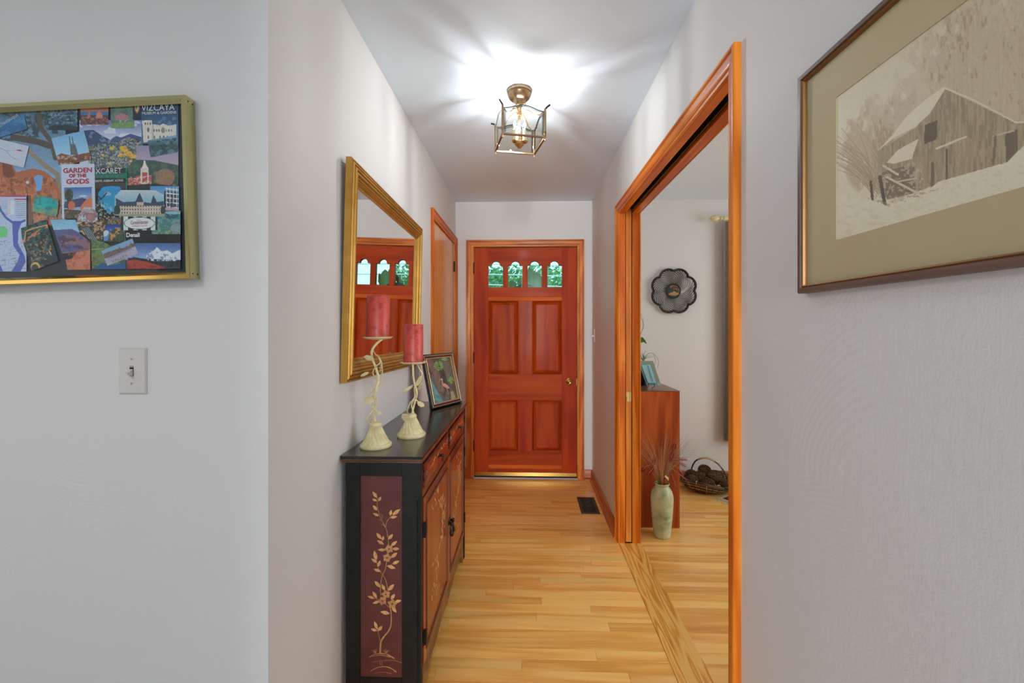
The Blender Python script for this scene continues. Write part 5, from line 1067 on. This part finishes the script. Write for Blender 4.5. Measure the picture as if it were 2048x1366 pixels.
def heron(A):
    x, y = A.x, A.y; A.x, A.y = (x - 840) * 10.51, (y - 700) * 10.51
    A.fill((84, 74, 68)); A.spk((110, 96, 84), 70, .5, .7, sx=1.3, sy=.5); A.spk((60, 54, 50), 60, .55, .7, sx=1.4, sy=.5); A.poly((150, 100, 88), [(90, 190), (230, 180), (330, 300), (420, 600), (330, 640), (200, 360), (110, 330)], .6); A.poly((160, 138, 90), [(90, 240), (150, 230), (170, 330), (110, 320)], .6)
    A.poly((146, 110, 92), [(280, 400), (390, 440), (430, 600), (520, 860), (400, 880), (330, 660)], .8); A.spk((96, 78, 70), 34, .5, .6, [(280, 400), (390, 440), (520, 860), (400, 880)], sx=1.4, sy=.35)
    A.poly((96, 150, 148), [(140, 450), (200, 540), (260, 680), (340, 800), (420, 960), (520, 1120), (300, 1200), (200, 900)]); A.spk((60, 110, 112), 44, .55, .6, [(140, 450), (340, 800), (520, 1120), (300, 1200)]); A.spk((140, 180, 170), 30, .62, .6, [(140, 450), (340, 800), (520, 1120), (300, 1200)])
    A.poly((110, 110, 112), [(150, 420), (300, 560), (420, 880), (600, 1100), (500, 1120), (330, 820), (200, 560)], .55); A.poly((62, 50, 46), [(400, 440), (500, 420), (560, 600), (620, 800), (560, 900), (470, 640)], .8)
    A.poly((120, 110, 98), [(460, 260), (600, 250), (640, 480), (600, 560), (500, 420)], .6); A.poly((170, 146, 110), [(650, 870), (700, 860), (760, 1040), (660, 1060)], .9)
    for seed, (cx_, cy_, n_, sx_, sy_) in enumerate(((390, 330, 70, 95, 95), (510, 190, 26, 60, 40), (640, 630, 28, 60, 60))):
        q = random.Random(seed)
        for _ in range(n_):
            a = q.uniform(0, 6.28); r = q.uniform(.1, 1) ** .6; u, v = cx_ + sx_ * r * math.cos(a), cy_ + sy_ * r * math.sin(a)
            A.ell((104 + q.uniform(-14, 50), 146 + q.uniform(-20, 40), 84), u, v, 22, 7, q.uniform(.2, 1.4))
    pk = (206, 146, 136); A.line((210, 160, 150), 16, (455, 610), (470, 660), (480, 720)); A.ell((214, 166, 152), 452, 614, 22, 13, -.2); A.line((190, 170, 140), 6, (440, 618), (418, 640)); A.poly(pk, [(470, 700), (530, 705), (580, 740), (620, 790), (610, 812), (560, 800), (500, 770), (474, 740)]); A.spk((170, 116, 110), 14, .55, .6, [(480, 700), (620, 800), (560, 800)])
    A.line((200, 150, 140), 7, (560, 800), (575, 850), (572, 920)); A.line((200, 150, 140), 6, (580, 806), (590, 860), (606, 930)); A.spk((190, 190, 186), 12, .66, .6, [(560, 900), (680, 900), (680, 1060), (560, 1060)])
    A.x, A.y = x, y
print_mesh('bird_print', [Pp(.024, fh - .024, -.004), Pp(fw - .024, fh - .024, -.004), Pp(fw - .024, .024, -.004), Pp(.024, .024, -.004)], 130, 190, heron, pf_, 'print2')
mesh('glass_pane', MB().add([Pp(.0245, .0245, -.002), Pp(fw - .0245, .0245, -.002), Pp(fw - .0245, fh - .0245, -.002), Pp(.0245, fh - .0245, -.002)], [(0, 1, 2, 3)]), M['glass'], pf_)
mesh('back_board', MB().prism([(.003, .003), (fw - .003, .003), (fw - .003, fh - .003), (.003, fh - .003)], Pp, -.0135, -.0095), M['black_and_shade'], pf_)
e0, e1 = Pp(fw * .5, fh * .78, -.014), Pp(fw * .5, 0, -.014) - out * .085; e1.z = ct + .002
sd = fU * .030
mesh('easel_leg', MB().add([e0 - sd * .7, e0 + sd * .7, e1 + sd * 1.2, e1 - sd * 1.2] + [p - out * .003 for p in (e0 - sd * .7, e0 + sd * .7, e1 + sd * 1.2, e1 - sd * 1.2)], [(0, 1, 2, 3), (7, 6, 5, 4), (0, 4, 5, 1), (1, 5, 6, 2), (2, 6, 7, 3), (3, 7, 4, 0)]), M['black_and_shade'], pf_)

# ------------------------------------------------------------ floor register
vg = thing('floor_register', (.455, 3.258, 0), 'dark bronze metal floor register with a woven slot pattern beside the baseboard', 'vent')
vb = newmat('register_bronze', srgb(64, 54, 38), .35, .6)[0]; Pv = axes((.388, 3.110, .0003), (1, 0, 0), (0, 1, 0), (0, 0, 1))
vw, vh = .136, .300
ring('rim', Pv, vw, vh, [(0, 0), (.001, .0015), (.004, .004), (.016, .0045), (.020, .0035), (.020, .0003)], vb, vg)
mesh('duct_shade', MB().prism([(.018, .018), (vw - .018, .018), (vw - .018, vh - .018), (.018, vh - .018)], Pv, .0002, .0006), M['black_and_shade'], vg)  # black sheet stands in for the shade down the duct
gl = MB(); cw_, chh = (vw - .04) / 3, (vh - .04) / 8
for i in range(3):
    for k in range(8):
        a, b = .020 + i * cw_, .020 + k * chh
        if (i + k) % 2:
            for s in (.15, .5, .85): gl.prism([(a + cw_ * s - .002, b), (a + cw_ * s + .002, b), (a + cw_ * s + .002, b + chh), (a + cw_ * s - .002, b + chh)], Pv, .001, .0035)
        else:
            for s in (.15, .5, .85): gl.prism([(a, b + chh * s - .002), (a + cw_, b + chh * s - .002), (a + cw_, b + chh * s + .002), (a, b + chh * s + .002)], Pv, .001, .0035)
gr = mesh('grille', gl, vb, vg); gr['kind'] = 'stuff'

# ------------------------------------------------------------ next room
sc_ = thing('side_cabinet', (.856, 3.09, 0), 'plain reddish wooden cabinet seen end-on behind the green vase', 'cabinet')
wal = wood('walnut_side_panel', srgb(130, 48, 12), srgb(168, 72, 24), srgb(194, 96, 40), 2, 3.2, 1.3, rough=.4, vary=0); waltop = wood('walnut_top', srgb(92, 56, 34), srgb(124, 82, 54), srgb(150, 104, 72), 0, 3, rough=.3, vary=0)
zc = on_plane(1360, 783, (1.012, 0, 0), Vector((1, 0, 0))).z
mesh('end_panel', MB().box(.7, 1.010, 2.904, 2.922, .006, zc - .001, .0008), wal, sc_); mesh('end_panel', MB().box(.7, 1.010, 3.262, 3.280, .006, zc - .001, .0008), wal, sc_)
mesh('top_panel', MB().box(.698, 1.012, 2.903, 3.281, zc, zc + .003), waltop, sc_); mesh('top_core', MB().box(.70, 1.010, 2.9225, 3.2615, zc - .018, zc - .0008), wal, sc_)
for z in (.30, .60): mesh('shelf', MB().box(.71, .99, 2.9225, 3.2615, z, z + .018), wal, sc_)
mesh('cabinet_door', MB().box(.992, 1.009, 2.924, 3.260, .05, zc - .02, .001), wal, sc_); mesh('plinth', MB().box(.71, .99, 2.9225, 3.2615, 0, .05), M['base_x'], sc_); mesh('foot_strip', MB().box(.70, 1.010, 2.906, 2.921, 0, .0058), M['base_x'], sc_)

# vase with dried stalks
vx, vy = .859, 2.792
gmz, nt_, b_ = newmat('celadon_glaze', rough=.32, spec=.5)
vv = coords(nt_); nz = noise(nt_, vv, 9, 4, .6); nt_.links.new(ramp(nt_, nz, [(.30, srgb(134, 144, 104)), (.45, srgb(180, 190, 148)), (.62, srgb(208, 212, 172)), (.75, srgb(166, 144, 100))]), b_.inputs['Base Color'])
va = thing('floor_vase', (vx, vy, 0), 'tall celadon green vase with a ribbed lower half', 'vase')
vp = [(0, 0), (.044, 0), (.048, .004)]
for i in range(0, 60):
    z = .006 + i * .2 / 59 * 1.0; r = .049 + .0195 * math.sin(min(1, z / .25) * math.pi / 2); vp.append((r + .0010 * math.sin(i * math.pi * .9), z))
vp += [(.0695, .225), (.070, .245), (.068, .265), (.062, .288), (.052, .306), (.043, .316), (.040, .322), (.041, .328), (.046, .334), (.047, .338), (.044, .341), (.040, .338), (.037, .325), (.045, .30), (.05, .2), (0, .2)]
mesh('vase_body', MB().lathe(vp, c=(vx, vy, 0), n=48), gmz, va, smooth=30)
bq = thing('dried_bouquet', (vx, vy, .30), 'dried brown stalks and pink seed heads standing in the green vase', 'dried flowers')
strw = wood('dried_straw', srgb(120, 84, 54), srgb(166, 122, 84), srgb(198, 160, 116), 2, 2, rough=.7, vary=0); pink = speck('dried_pink', srgb(176, 96, 88), srgb(150, 62, 62), 120, .7)
q = random.Random(11); sm = MB()
for i in range(95):
    a = q.uniform(0, 2 * math.pi); r0 = q.uniform(0, .028); L = q.uniform(.22, .37); sp_ = q.uniform(.15, .75)
    bx, by = vx + r0 * math.cos(a), vy + r0 * math.sin(a) * .8; dx, dy = math.cos(a) * sp_ * .30, math.sin(a) * sp_ * .10 - .02 * sp_
    P_ = [Vector((bx - dx * .06, by, .25)), Vector((bx, by, .335)), Vector((bx + dx * .35, by + dy * .4, .335 + L * .45)), Vector((bx + dx * .9, by + dy, .335 + L * (1 - .25 * sp_)))]
    P_[3].x = max(P_[3].x, .705); P_[2].x = max(P_[2].x, .705)
    s_ = spline(P_, 4); n = len(s_); sm.tube(s_, [.0013 - .0009 * j / (n - 1) for j in range(n)], 4)
ss = mesh('dried_stalks', sm, strw, bq); ss['kind'] = 'stuff'
wisp = MB()
for i in range(22):
    L = q.uniform(.12, .26); s0 = Vector((vx + .02, vy, .36)); a = q.uniform(.2, 1.1)
    wisp.tube(spline([s0, s0 + Vector((.06, -.01, .14 * a + .05)), s0 + Vector((.10 + L * .4, -.02, .12 + .13 * a)), s0 + Vector((.12 + L, -.02, .10 + .13 * a - L * .25))], 6), [.0006] * 19, 3)
wp = mesh('fine_grass_wisps', wisp, newmat('pale_grass', srgb(176, 180, 158), .7)[0], bq); wp['kind'] = 'stuff'
def seedhead(P0, P1, n=12):
    mb = MB(); mb.tube([P0, (Vector(P0) + Vector(P1)) / 2, P1], [.004, .0055, .002], 6); P0, P1 = Vector(P0), Vector(P1); d = P1 - P0; e = d.cross(Vector((0, 1, 0))).normalized()
    for j in range(n):
        c = P0 + d * (j / n); w = .016 * math.sin(math.pi * (.25 + .7 * j / n))
        for s in (-1, 1):
            tp = c + e * s * w + d.normalized() * .017
            mb.add([c, c + d.normalized() * .006 + Vector((0, -.004, 0)) + e * s * w * .5, tp, c + d.normalized() * .010 + Vector((0, .004, 0)) + e * s * w * .6], [(0, 1, 2), (0, 2, 3), (0, 3, 1), (1, 3, 2)])
    return mb
def VX(px, py, y=None): return on_plane(px, py, (0, y or vy - .03, 0), Vector((0, 1, 0)))
for (a, b) in (((1308, 934), (1294, 950)), ((1341, 944), (1354, 980)), ((1344, 918), (1374, 920)), ((1356, 936), (1368, 952)), ((1352, 944), (1374, 960)), ((1310, 915), (1302, 935)), ((1346, 902), (1340, 922)), ((1350, 885), (1346, 900)), ((1358, 925), (1372, 934)), ((1289, 934), (1284, 942))):
    hd = mesh('seed_head', seedhead(VX(*a), VX(*b)), pink, bq)
    mesh('head_stalk', MB().tube(spline([(vx + .005, vy - .01, .33), Vector((vx, vy - .02, .42)) * .5 + VX(*a) * .5 + Vector((0, 0, .02)), VX(*a)], 5), .0011, 5), strw, hd)
mesh('cane_stub', MB().tube([(vx + .010, vy - .012, .29), (vx + .014, vy - .016, .375)], [.013, .013], 8), wal, bq)
mesh('cane_cut', MB().add([VX(1331, 950), VX(1338, 956), VX(1337, 962), VX(1329, 953)], [(0, 1, 2, 3)]), M['cream'], bq)

# pine cone basket
bx0, by0 = 1.475, 3.60
bk = thing('pine_cone_basket', (bx0, by0, 0), 'low dark twig basket with an arched handle, full of pine cones', 'basket')
twig = wood('dark_twig', srgb(34, 28, 22), srgb(58, 46, 34), srgb(96, 76, 54), 0, 2, rough=.6, vary=0); rush = wood('pale_rush', srgb(130, 96, 58), srgb(170, 134, 90), srgb(200, 170, 126), 0, 2, rough=.6, vary=0)
def bring(r1, r2, z, amp=0, ph=0, n=40): return [Vector((bx0 + r1 * math.cos(t), by0 + r2 * math.sin(t), z + amp * math.sin(2 * t + ph))) for t in [2 * math.pi * i / n for i in range(n + 1)]]
for k in range(7):
    f = k / 6; mesh('woven_strand', MB().tube(bring(.125 + .085 * f ** .7, .095 + .080 * f ** .7, .008 + .070 * f, .004 + .018 * f), .0055, 6), twig if k % 2 else rush, bk, smooth=True)
mesh('basket_base', MB().lathe([(0, .002), (.12, .002), (.125, .006), (0, .006)], c=(0, 0, 0), n=24, M=Matrix.Translation((bx0, by0, 0)) @ Matrix.Diagonal((1, .78, 1, 1))), twig, bk)
mesh('basket_rim', MB().tube(bring(.214, .180, .088, .022), .009, 8), twig, bk, smooth=True)
for k in range(26):
    t = 2 * math.pi * k / 26; c, s = math.cos(t), math.sin(t); zz = .088 + .022 * math.sin(2 * t)
    mesh('rib', MB().tube([(bx0 + .128 * c, by0 + .098 * s, .006), (bx0 + .175 * c, by0 + .142 * s, .03), (bx0 + .217 * c, by0 + .183 * s, zz)], .003, 5), rush if k % 3 == 0 else twig, bk)
for t in (2.4, 2.6, 4.0, 5.2, 5.45, .6):
    c, s = math.cos(t), math.sin(t); zz = .088 + .022 * math.sin(2 * t); mesh('rush_tie', MB().tube([(bx0 + .214 * c + .011 * math.cos(a) * c, by0 + .180 * s + .011 * math.cos(a) * s, zz + .011 * math.sin(a)) for a in [2 * math.pi * i / 10 for i in range(11)]], .0022, 5), M['cream'], bk)
gbm = newmat('dark_green_binding', srgb(28, 48, 40), .6)[0]
for t0, t1 in ((1.9, 2.7), (5.0, 5.75)):
    mesh('green_binding', MB().tube([(bx0 + .213 * math.cos(t), by0 + .179 * math.sin(t), .088 + .022 * math.sin(2 * t) + .004) for t in [t0 + (t1 - t0) * i / 10 for i in range(11)]], .0135, 8), gbm, bk, smooth=True)
hp = spline([(bx0 - .11, by0 + .06, .09), (bx0 - .105, by0 + .05, .17), (bx0 - .075, by0 + .03, .235), (bx0 - .01, by0, .262), (bx0 + .06, by0 - .02, .235), (bx0 + .115, by0 - .05, .165), (bx0 + .135, by0 - .07, .09)], 6)
mesh('handle', MB().tube(hp, .0062, 8), twig, bk, smooth=True)
mesh('handle_wrap', MB().tube(hp[13:24], .0078, 8), rush, bk, smooth=True)
pcm = speck('pine_cone_scales', srgb(88, 58, 38), srgb(176, 138, 104), 160, .7, lo=.45, hi=.7)
def cone(loc, rot, s, label):
    mb = MB(); mb.lathe([(0, 0), (.018, .006), (.026, .024), (.022, .048), (.010, .068), (0, .074)], n=10)
    N_ = 130
    for i in range(N_):
        t = i / N_; a = i * 2.39996; z = .002 + .070 * t; r = .019 + .012 * math.sin(math.pi * min(1, .15 + t * .95)); w = .0062 * (1 - .45 * t); up = .006 + .004 * t
        o_ = Vector((math.cos(a), math.sin(a), 0)); sd_ = Vector((-o_.y, o_.x, 0)); c = o_ * (r * .6 if t < .9 else r * .4) + Vector((0, 0, z)); rr = r * (1.12 - .75 * max(0, t - .72) / .28)
        tip = o_ * rr + Vector((0, 0, z + up)); mb.add([c - sd_ * w * .6, c + sd_ * w * .6, tip + sd_ * w, tip + o_ * .002, tip - sd_ * w, tip - Vector((0, 0, .0035)) + sd_ * w * .8, tip - Vector((0, 0, .0035)) - sd_ * w * .8],
            [(0, 1, 2, 3, 4), (2, 5, 6, 4, 3), (1, 5, 2), (0, 4, 6), (0, 6, 5, 1)])
    o = mesh('pine_cone', MB(), pcm) if False else None
    me = bpy.data.meshes.get('pine_cone_mesh')
    if me is None:
        mb.v = [(v[0], v[1], v[2] - .037) for v in mb.v]; o = mesh('pine_cone', mb, pcm, local=True); o.data.name = 'pine_cone_mesh'
    else: o = bpy.data.objects.new('pine_cone', me); link(o)
    o.location = loc; o.rotation_euler = rot; o.scale = (s, s, s); return tag(o, label, 'pine cone', 'pine cones in the twig basket')
for dx, dy, z, rot, s, lab in ((-.045, -.105, .082, (R(84), 0, R(-70)), 1.45, 'largest pine cone lying on its side at the front of the basket'), (-.135, -.035, .088, (R(75), 0, R(10)), 1.3, 'pine cone nearest the vase side of the basket'), (-.050, .000, .100, (R(50), 0, R(120)), 1.2, 'dark pine cone in the middle of the basket'),
    (.005, .075, .135, (R(72), 0, R(-60)), 1.4, 'topmost pine cone under the basket handle'), (.045, -.030, .112, (R(62), 0, R(-110)), 1.4, 'pine cone right beside the green-bound rim'), (.100, -.105, .085, (R(80), 0, R(60)), 1.1, 'pine cone on the rush-tied front side of the basket'), (.130, .030, .105, (R(65), 0, R(200)), 1.25, 'pine cone at the back corner by the handle foot'), (-.100, .075, .100, (R(70), 0, R(40)), 1.2, 'pine cone at the back of the basket by the baseboard')):
    args = (Vector((bx0 + dx, by0 + dy, z)), rot, s, lab)
    cone(*args)

# rug corner
rg = thing('woven_rug', (2.1, 3.0, 0), 'dark red woven rug with a cream border and fringe', 'rug')
c0 = Vector((1.455, 3.405, 0)); ru = Vector((.58, -.81, 0)).normalized(); rv = Vector((.81, .58, 0)).normalized() * 1
Pr = axes(c0, ru, rv, (0, 0, 1)); rgm = speck('red_wool', srgb(120, 26, 36), srgb(96, 18, 28), 200, .95, bmp=.4); crm = speck('cream_wool', srgb(206, 196, 166), srgb(176, 164, 130), 150, .95, bmp=.4)
rl = 1.1
mesh('rug_field', MB().prism([(.030, .050), (rl, .050), (rl, .50), (.030, .50)], Pr, .0005, .007), rgm, rg); mesh('rug_border', MB().prism([(0, .02), (rl, .02), (rl, .049), (0, .049)], Pr, .0005, .0065).prism([(0, .05), (.029, .05), (.029, .5), (0, .5)], Pr, .0005, .0065), crm, rg)
fm = MB(); q = random.Random(3)
for i in range(150):
    u = i / 150 * rl; fm.tube([Pr(u, .021, .003), Pr(u + q.uniform(-.004, .004), .006, .003), Pr(u + q.uniform(-.008, .008), -.018, .0025)], .0016, 4)
fr_ = mesh('fringe', fm, crm, rg); fr_['kind'] = 'stuff'

# openwork wall plate
pxc = on_plane(1347, 582, (0, 3.80, 0), Vector((0, 1, 0))); PR = .2035
pl_ = thing('openwork_wall_plate', (pxc.x, YB, pxc.z), 'black flower-shaped openwork plate with a landscape centre on the next room wall', 'wall plate')
bkp = newmat('black_ceramic', srgb(34, 34, 30), .3, coat=.3)[0]
def PP(r, a, d): return Vector((pxc.x + r * math.cos(a), YB - d, pxc.z + r * math.sin(a)))
def lobe(a):  # eight rounded petals
    ph = a % (2 * math.pi / 8) - math.pi / 8; return PR * (.90 + .10 * math.cos(ph * 4 * .9) ** 1.0 - .03 * (abs(ph) / (math.pi / 8)) ** 4)
rim = [];
for i in range(160):
    a = 2 * math.pi * i / 160; rim.append(PP(lobe(a) - .010, a, .030))
rim.append(rim[0]); mesh('scalloped_rim', MB().tube(rim, .0105, 8, cap=False), bkp, pl_, smooth=True)
for k in range(42):
    a0 = 2 * math.pi * k / 44; pts = []
    for i in range(9):
        t = i / 8; a = a0 + .95 * t ** 1.15; r = .060 + (lobe(a) - .012 - .060) * t; pts.append(PP(r, a, .010 + .020 * t))
    mesh('curved_rib', MB().tube(pts, [.0022 + .0010 * i / 8 for i in range(9)], 6), bkp, pl_, smooth=True)
mesh('well', MB().lathe([(0, .004), (.050, .004), (.060, .008), (.066, .014), (.062, .016), (.055, .011), (0, .008)], n=36, M=Matrix.Translation((pxc.x, YB, pxc.z)) @ Euler((R(90), 0, 0)).to_matrix().to_4x4()), bkp, pl_, smooth=30)
def scene_(A):
    x, y = A.x, A.y; A.x, A.y = (x - 1290) * 12.42, (y - 530) * 12.42
    A.fill((30, 44, 42)); A.ell((40, 74, 78), 660, 760, 170, 80); A.poly((176, 128, 80), [(560, 740), (640, 680), (720, 640), (800, 690), (870, 700), (860, 740), (740, 760)]); A.ell((150, 104, 70), 700, 520, 120, 36, .1); A.spk((60, 44, 34), 30, .5, .8, [(560, 480), (860, 480), (880, 640), (760, 620)]); A.spk((190, 140, 92), 22, .6, .8, [(560, 480), (860, 480), (880, 720), (640, 740)]); A.ell((28, 58, 58), 640, 630, 80, 56)
    A.x, A.y = x, y
print_mesh('painted_scene', [PP(.076, R(135), .0118), PP(.076, R(45), .0118), PP(.076, R(-45), .0118), PP(.076, R(-135), .0118)], 60, 60, scene_, pl_, 'print2', drop=[(1347 + 12.2 * math.cos(t), 582 + 12.2 * math.sin(t)) for t in [2 * math.pi * i / 30 for i in range(30)]])

# curtain rod and curtain
ry, rz = 3.72, on_plane(1440, 437, (0, 3.72, 0), Vector((0, 1, 0))).z; rx = on_plane(1449, 437, (0, 3.72, 0), Vector((0, 1, 0))).x
rod = thing('curtain_rod', (rx, ry, rz), 'cream curtain rod with a carved acorn finial', 'curtain rod')
RM = Matrix.Translation((rx, ry, rz)) @ Matrix.Rotation(R(90), 4, 'Y')
mesh('rod_pole', MB().lathe([(0, 0), (.016, 0), (.016, 1.2), (0, 1.2)], n=20, M=RM), M['cream'], rod, smooth=30)
fin = mesh('finial', MB().lathe([(0, -.125), (.006, -.123), (.018, -.108), (.026, -.088), (.027, -.074), (.020, -.058), (.010, -.052), (.009, -.040), (.016, -.034), (.017, -.026), (.010, -.018), (.012, -.008), (.019, -.006), (.019, .004), (0, .004)], n=40, M=RM, flute=lambda s, r, a: (r * (1 + .07 * math.cos(10 * a + s * 30)) if s < .4 else r, a)), M['cream'], rod, smooth=50)
mesh('rod_bracket', MB().box(rx + .06, rx + .08, ry, YB, rz - .012, rz + .012, .002), M['cream'], rod)
cm = speck('grey_beige_curtain', srgb(150, 144, 132), srgb(134, 128, 118), 50, .9)
ct_ = thing('curtain', (rx + .4, ry, .34), 'grey-beige curtain hanging from the cream rod', 'curtain')
vs = []; nn = 120; c0x = on_plane(1450.5, 500, (0, ry, 0), Vector((0, 1, 0))).x
for zi, z in enumerate((rz - .018, 1.6, .9, .36)):
    for i in range(nn): vs.append((c0x + .8 * i / (nn - 1), ry + .022 * math.sin(i * .42) * (1 + .3 * zi) + .03, z))
fs = [(z * nn + i, z * nn + i + 1, (z + 1) * nn + i + 1, (z + 1) * nn + i) for z in range(3) for i in range(nn - 1)]
mesh('curtain_panel', MB().add(vs, fs), cm, ct_, smooth=True)
mesh('bottom_hem', MB().add([(v[0], v[1] - .002, z) for z in (.36, .45) for v in vs[-nn:]] , [(i, i + 1, nn + i + 1, nn + i) for i in range(nn - 1)]), cm, ct_, smooth=True)

# glass art plates on stands, air plant, trailing plant
gs = newmat('pale_aqua_glass', srgb(150, 196, 200), .15, spec=.6)[0]; gs2 = newmat('greenish_glass', srgb(150, 158, 132), .25)[0]; gb2 = newmat('aqua_tile_rim', srgb(110, 160, 168), .2)[0]
SD = 3.03
def GP(px, py, y=SD): return on_plane(px, py, (0, y, 0), Vector((0, 1, 0)))
ztop_ = zc + .003
def slab(root, nm, pxs, y0, y1, mat, th=.008, zfix=True):
    """leaning plate: bottom edge at y0, top edge at y1"""
    bl, br, tr_, tl_ = GP(*pxs[0], y0), GP(*pxs[1], y0), GP(*pxs[2], y1), GP(*pxs[3], y1); d = Vector((0, th, 0))
    return mesh(nm, MB().add([bl, br, tr_, tl_, bl + d, br + d, tr_ + d, tl_ + d], [(0, 1, 2, 3), (7, 6, 5, 4), (0, 4, 5, 1), (1, 5, 6, 2), (2, 6, 7, 3), (3, 7, 4, 0)]), mat, root)
a1 = thing('glass_plaque', (.86, 2.99, ztop_), 'pale aqua glass plaque leaning on a small stand on the side cabinet', 'plaque')
slab(a1, 'glass_rim', ((1294, 771), (1315, 770), (1303, 727), (1278, 728)), 2.985, 3.045, gb2)
slab(a1, 'aqua_panel', ((1296.5, 766), (1312.5, 766), (1301, 729), (1283, 730)), 2.975, 3.037, gs, .004); slab(a1, 'inner_groove', ((1306, 764), (1307.5, 764), (1296.5, 731), (1295, 731)), 2.970, 3.032, gb2, .003)
for px in (1297, 1309): mesh('stand_foot', MB().tube([GP(px, 766, 2.97), GP(px, 773, 2.965), Vector((GP(px, 773, 2.965).x, 3.03, ztop_ + .002))], .0018, 6), M['darkmetal'], a1)
a2 = thing('green_glass_plaque', (.90, 3.09, ztop_), 'textured greenish glass plaque leaning behind the aqua one', 'plaque')
slab(a2, 'glass_sheet', ((1302, 768.5), (1321, 768), (1306, 722), (1280, 722)), 3.06, 3.12, gs2, .006); slab(a2, 'rim_strip', ((1303, 770), (1323, 769.5), (1322, 766), (1303, 767)), 3.055, 3.058, gs, .01)
pt = thing('air_plant', (GP(1286, 720, 3.19).x, 3.19, ztop_), 'small spiky air plant in a low dish behind the glass plaques', 'plant')
mesh('dish', MB().lathe([(0, 0), (.03, 0), (.036, .06), (.045, .150), (.042, .150), (.0, .13)], c=(GP(1286, 720, 3.19).x, 3.19, ztop_), n=20), M['darkmetal'], pt, smooth=30)
lfg = newmat('air_plant_leaf', srgb(110, 140, 112), .6)[0]; c0 = GP(1287, 722, 3.19)
for i, (dx, dz, cv) in enumerate(((-.03, .05, .01), (-.012, .065, 0), (.006, .075, .01), (.02, .055, .02), (.035, .045, .03), (.05, .035, .03), (-.04, .03, 0), (.0, .05, -.02))):
    mesh('blade', MB().tube(spline([c0, c0 + Vector((dx * .5 - cv * .3, -.005, dz * .6)), c0 + Vector((dx + cv, -.008, dz))], 4), [.0045 - .0042 * j / 8 for j in range(9)], 5), lfg, pt, smooth=True)
for L in (.10, .075): mesh('curling_blade', MB().tube(spline([c0, c0 + Vector((.03, 0, .05)), c0 + Vector((.07, 0, .055)), c0 + Vector((L + .01, 0, .0)), c0 + Vector((L, 0, -.05))], 5), .0012, 4), lfg, pt, smooth=True)
op = thing('orchid', (.735, 3.16, ztop_), 'orchid with a green leaf and thin grey stems, mostly behind the door jamb', 'plant')
mesh('pot', MB().lathe([(0, 0), (.03, 0), (.038, .10), (.041, .11), (.036, .11), (0, .10)], c=(.742, 3.16, ztop_), n=20), newmat('orchid_pot', srgb(120, 74, 54), .5)[0], op, smooth=30)
zz = [GP(1280, 681, 3.16), GP(1286, 679, 3.155), GP(1291, 684, 3.15), GP(1293, 687, 3.15)]
vs = []
for i, (c, w) in enumerate(zip([Vector((.742, 3.16, ztop_ + .11)), GP(1274, 690, 3.16)] + zz, (.008, .014, .019, .018, .012, .002))): vs += [c + Vector((-.2 * w, 0, w)), c + Vector((0, .006, 0)), c + Vector((.2 * w, 0, -w))]
mesh('leaf', MB().add(vs, [(3 * i + j, 3 * i + j + 1, 3 * i + j + 4, 3 * i + j + 3) for i in range(5) for j in range(2)]), newmat('bright_green_leaf', srgb(52, 130, 24), .35)[0], op, smooth=True)
stg = newmat('grey_stem', srgb(110, 104, 96), .7)[0]
for pts in (((1276, 690), (1281, 668), (1287, 655), (1286, 641), (1288, 634)), ((1274, 690), (1283, 664), (1286.5, 650), (1284, 640), (1282, 628))): mesh('stem', MB().tube(spline([Vector((.742, 3.16, ztop_ + .10))] + [GP(*p, 3.16) for p in pts], 5), .0012, 5), stg, op, smooth=True)
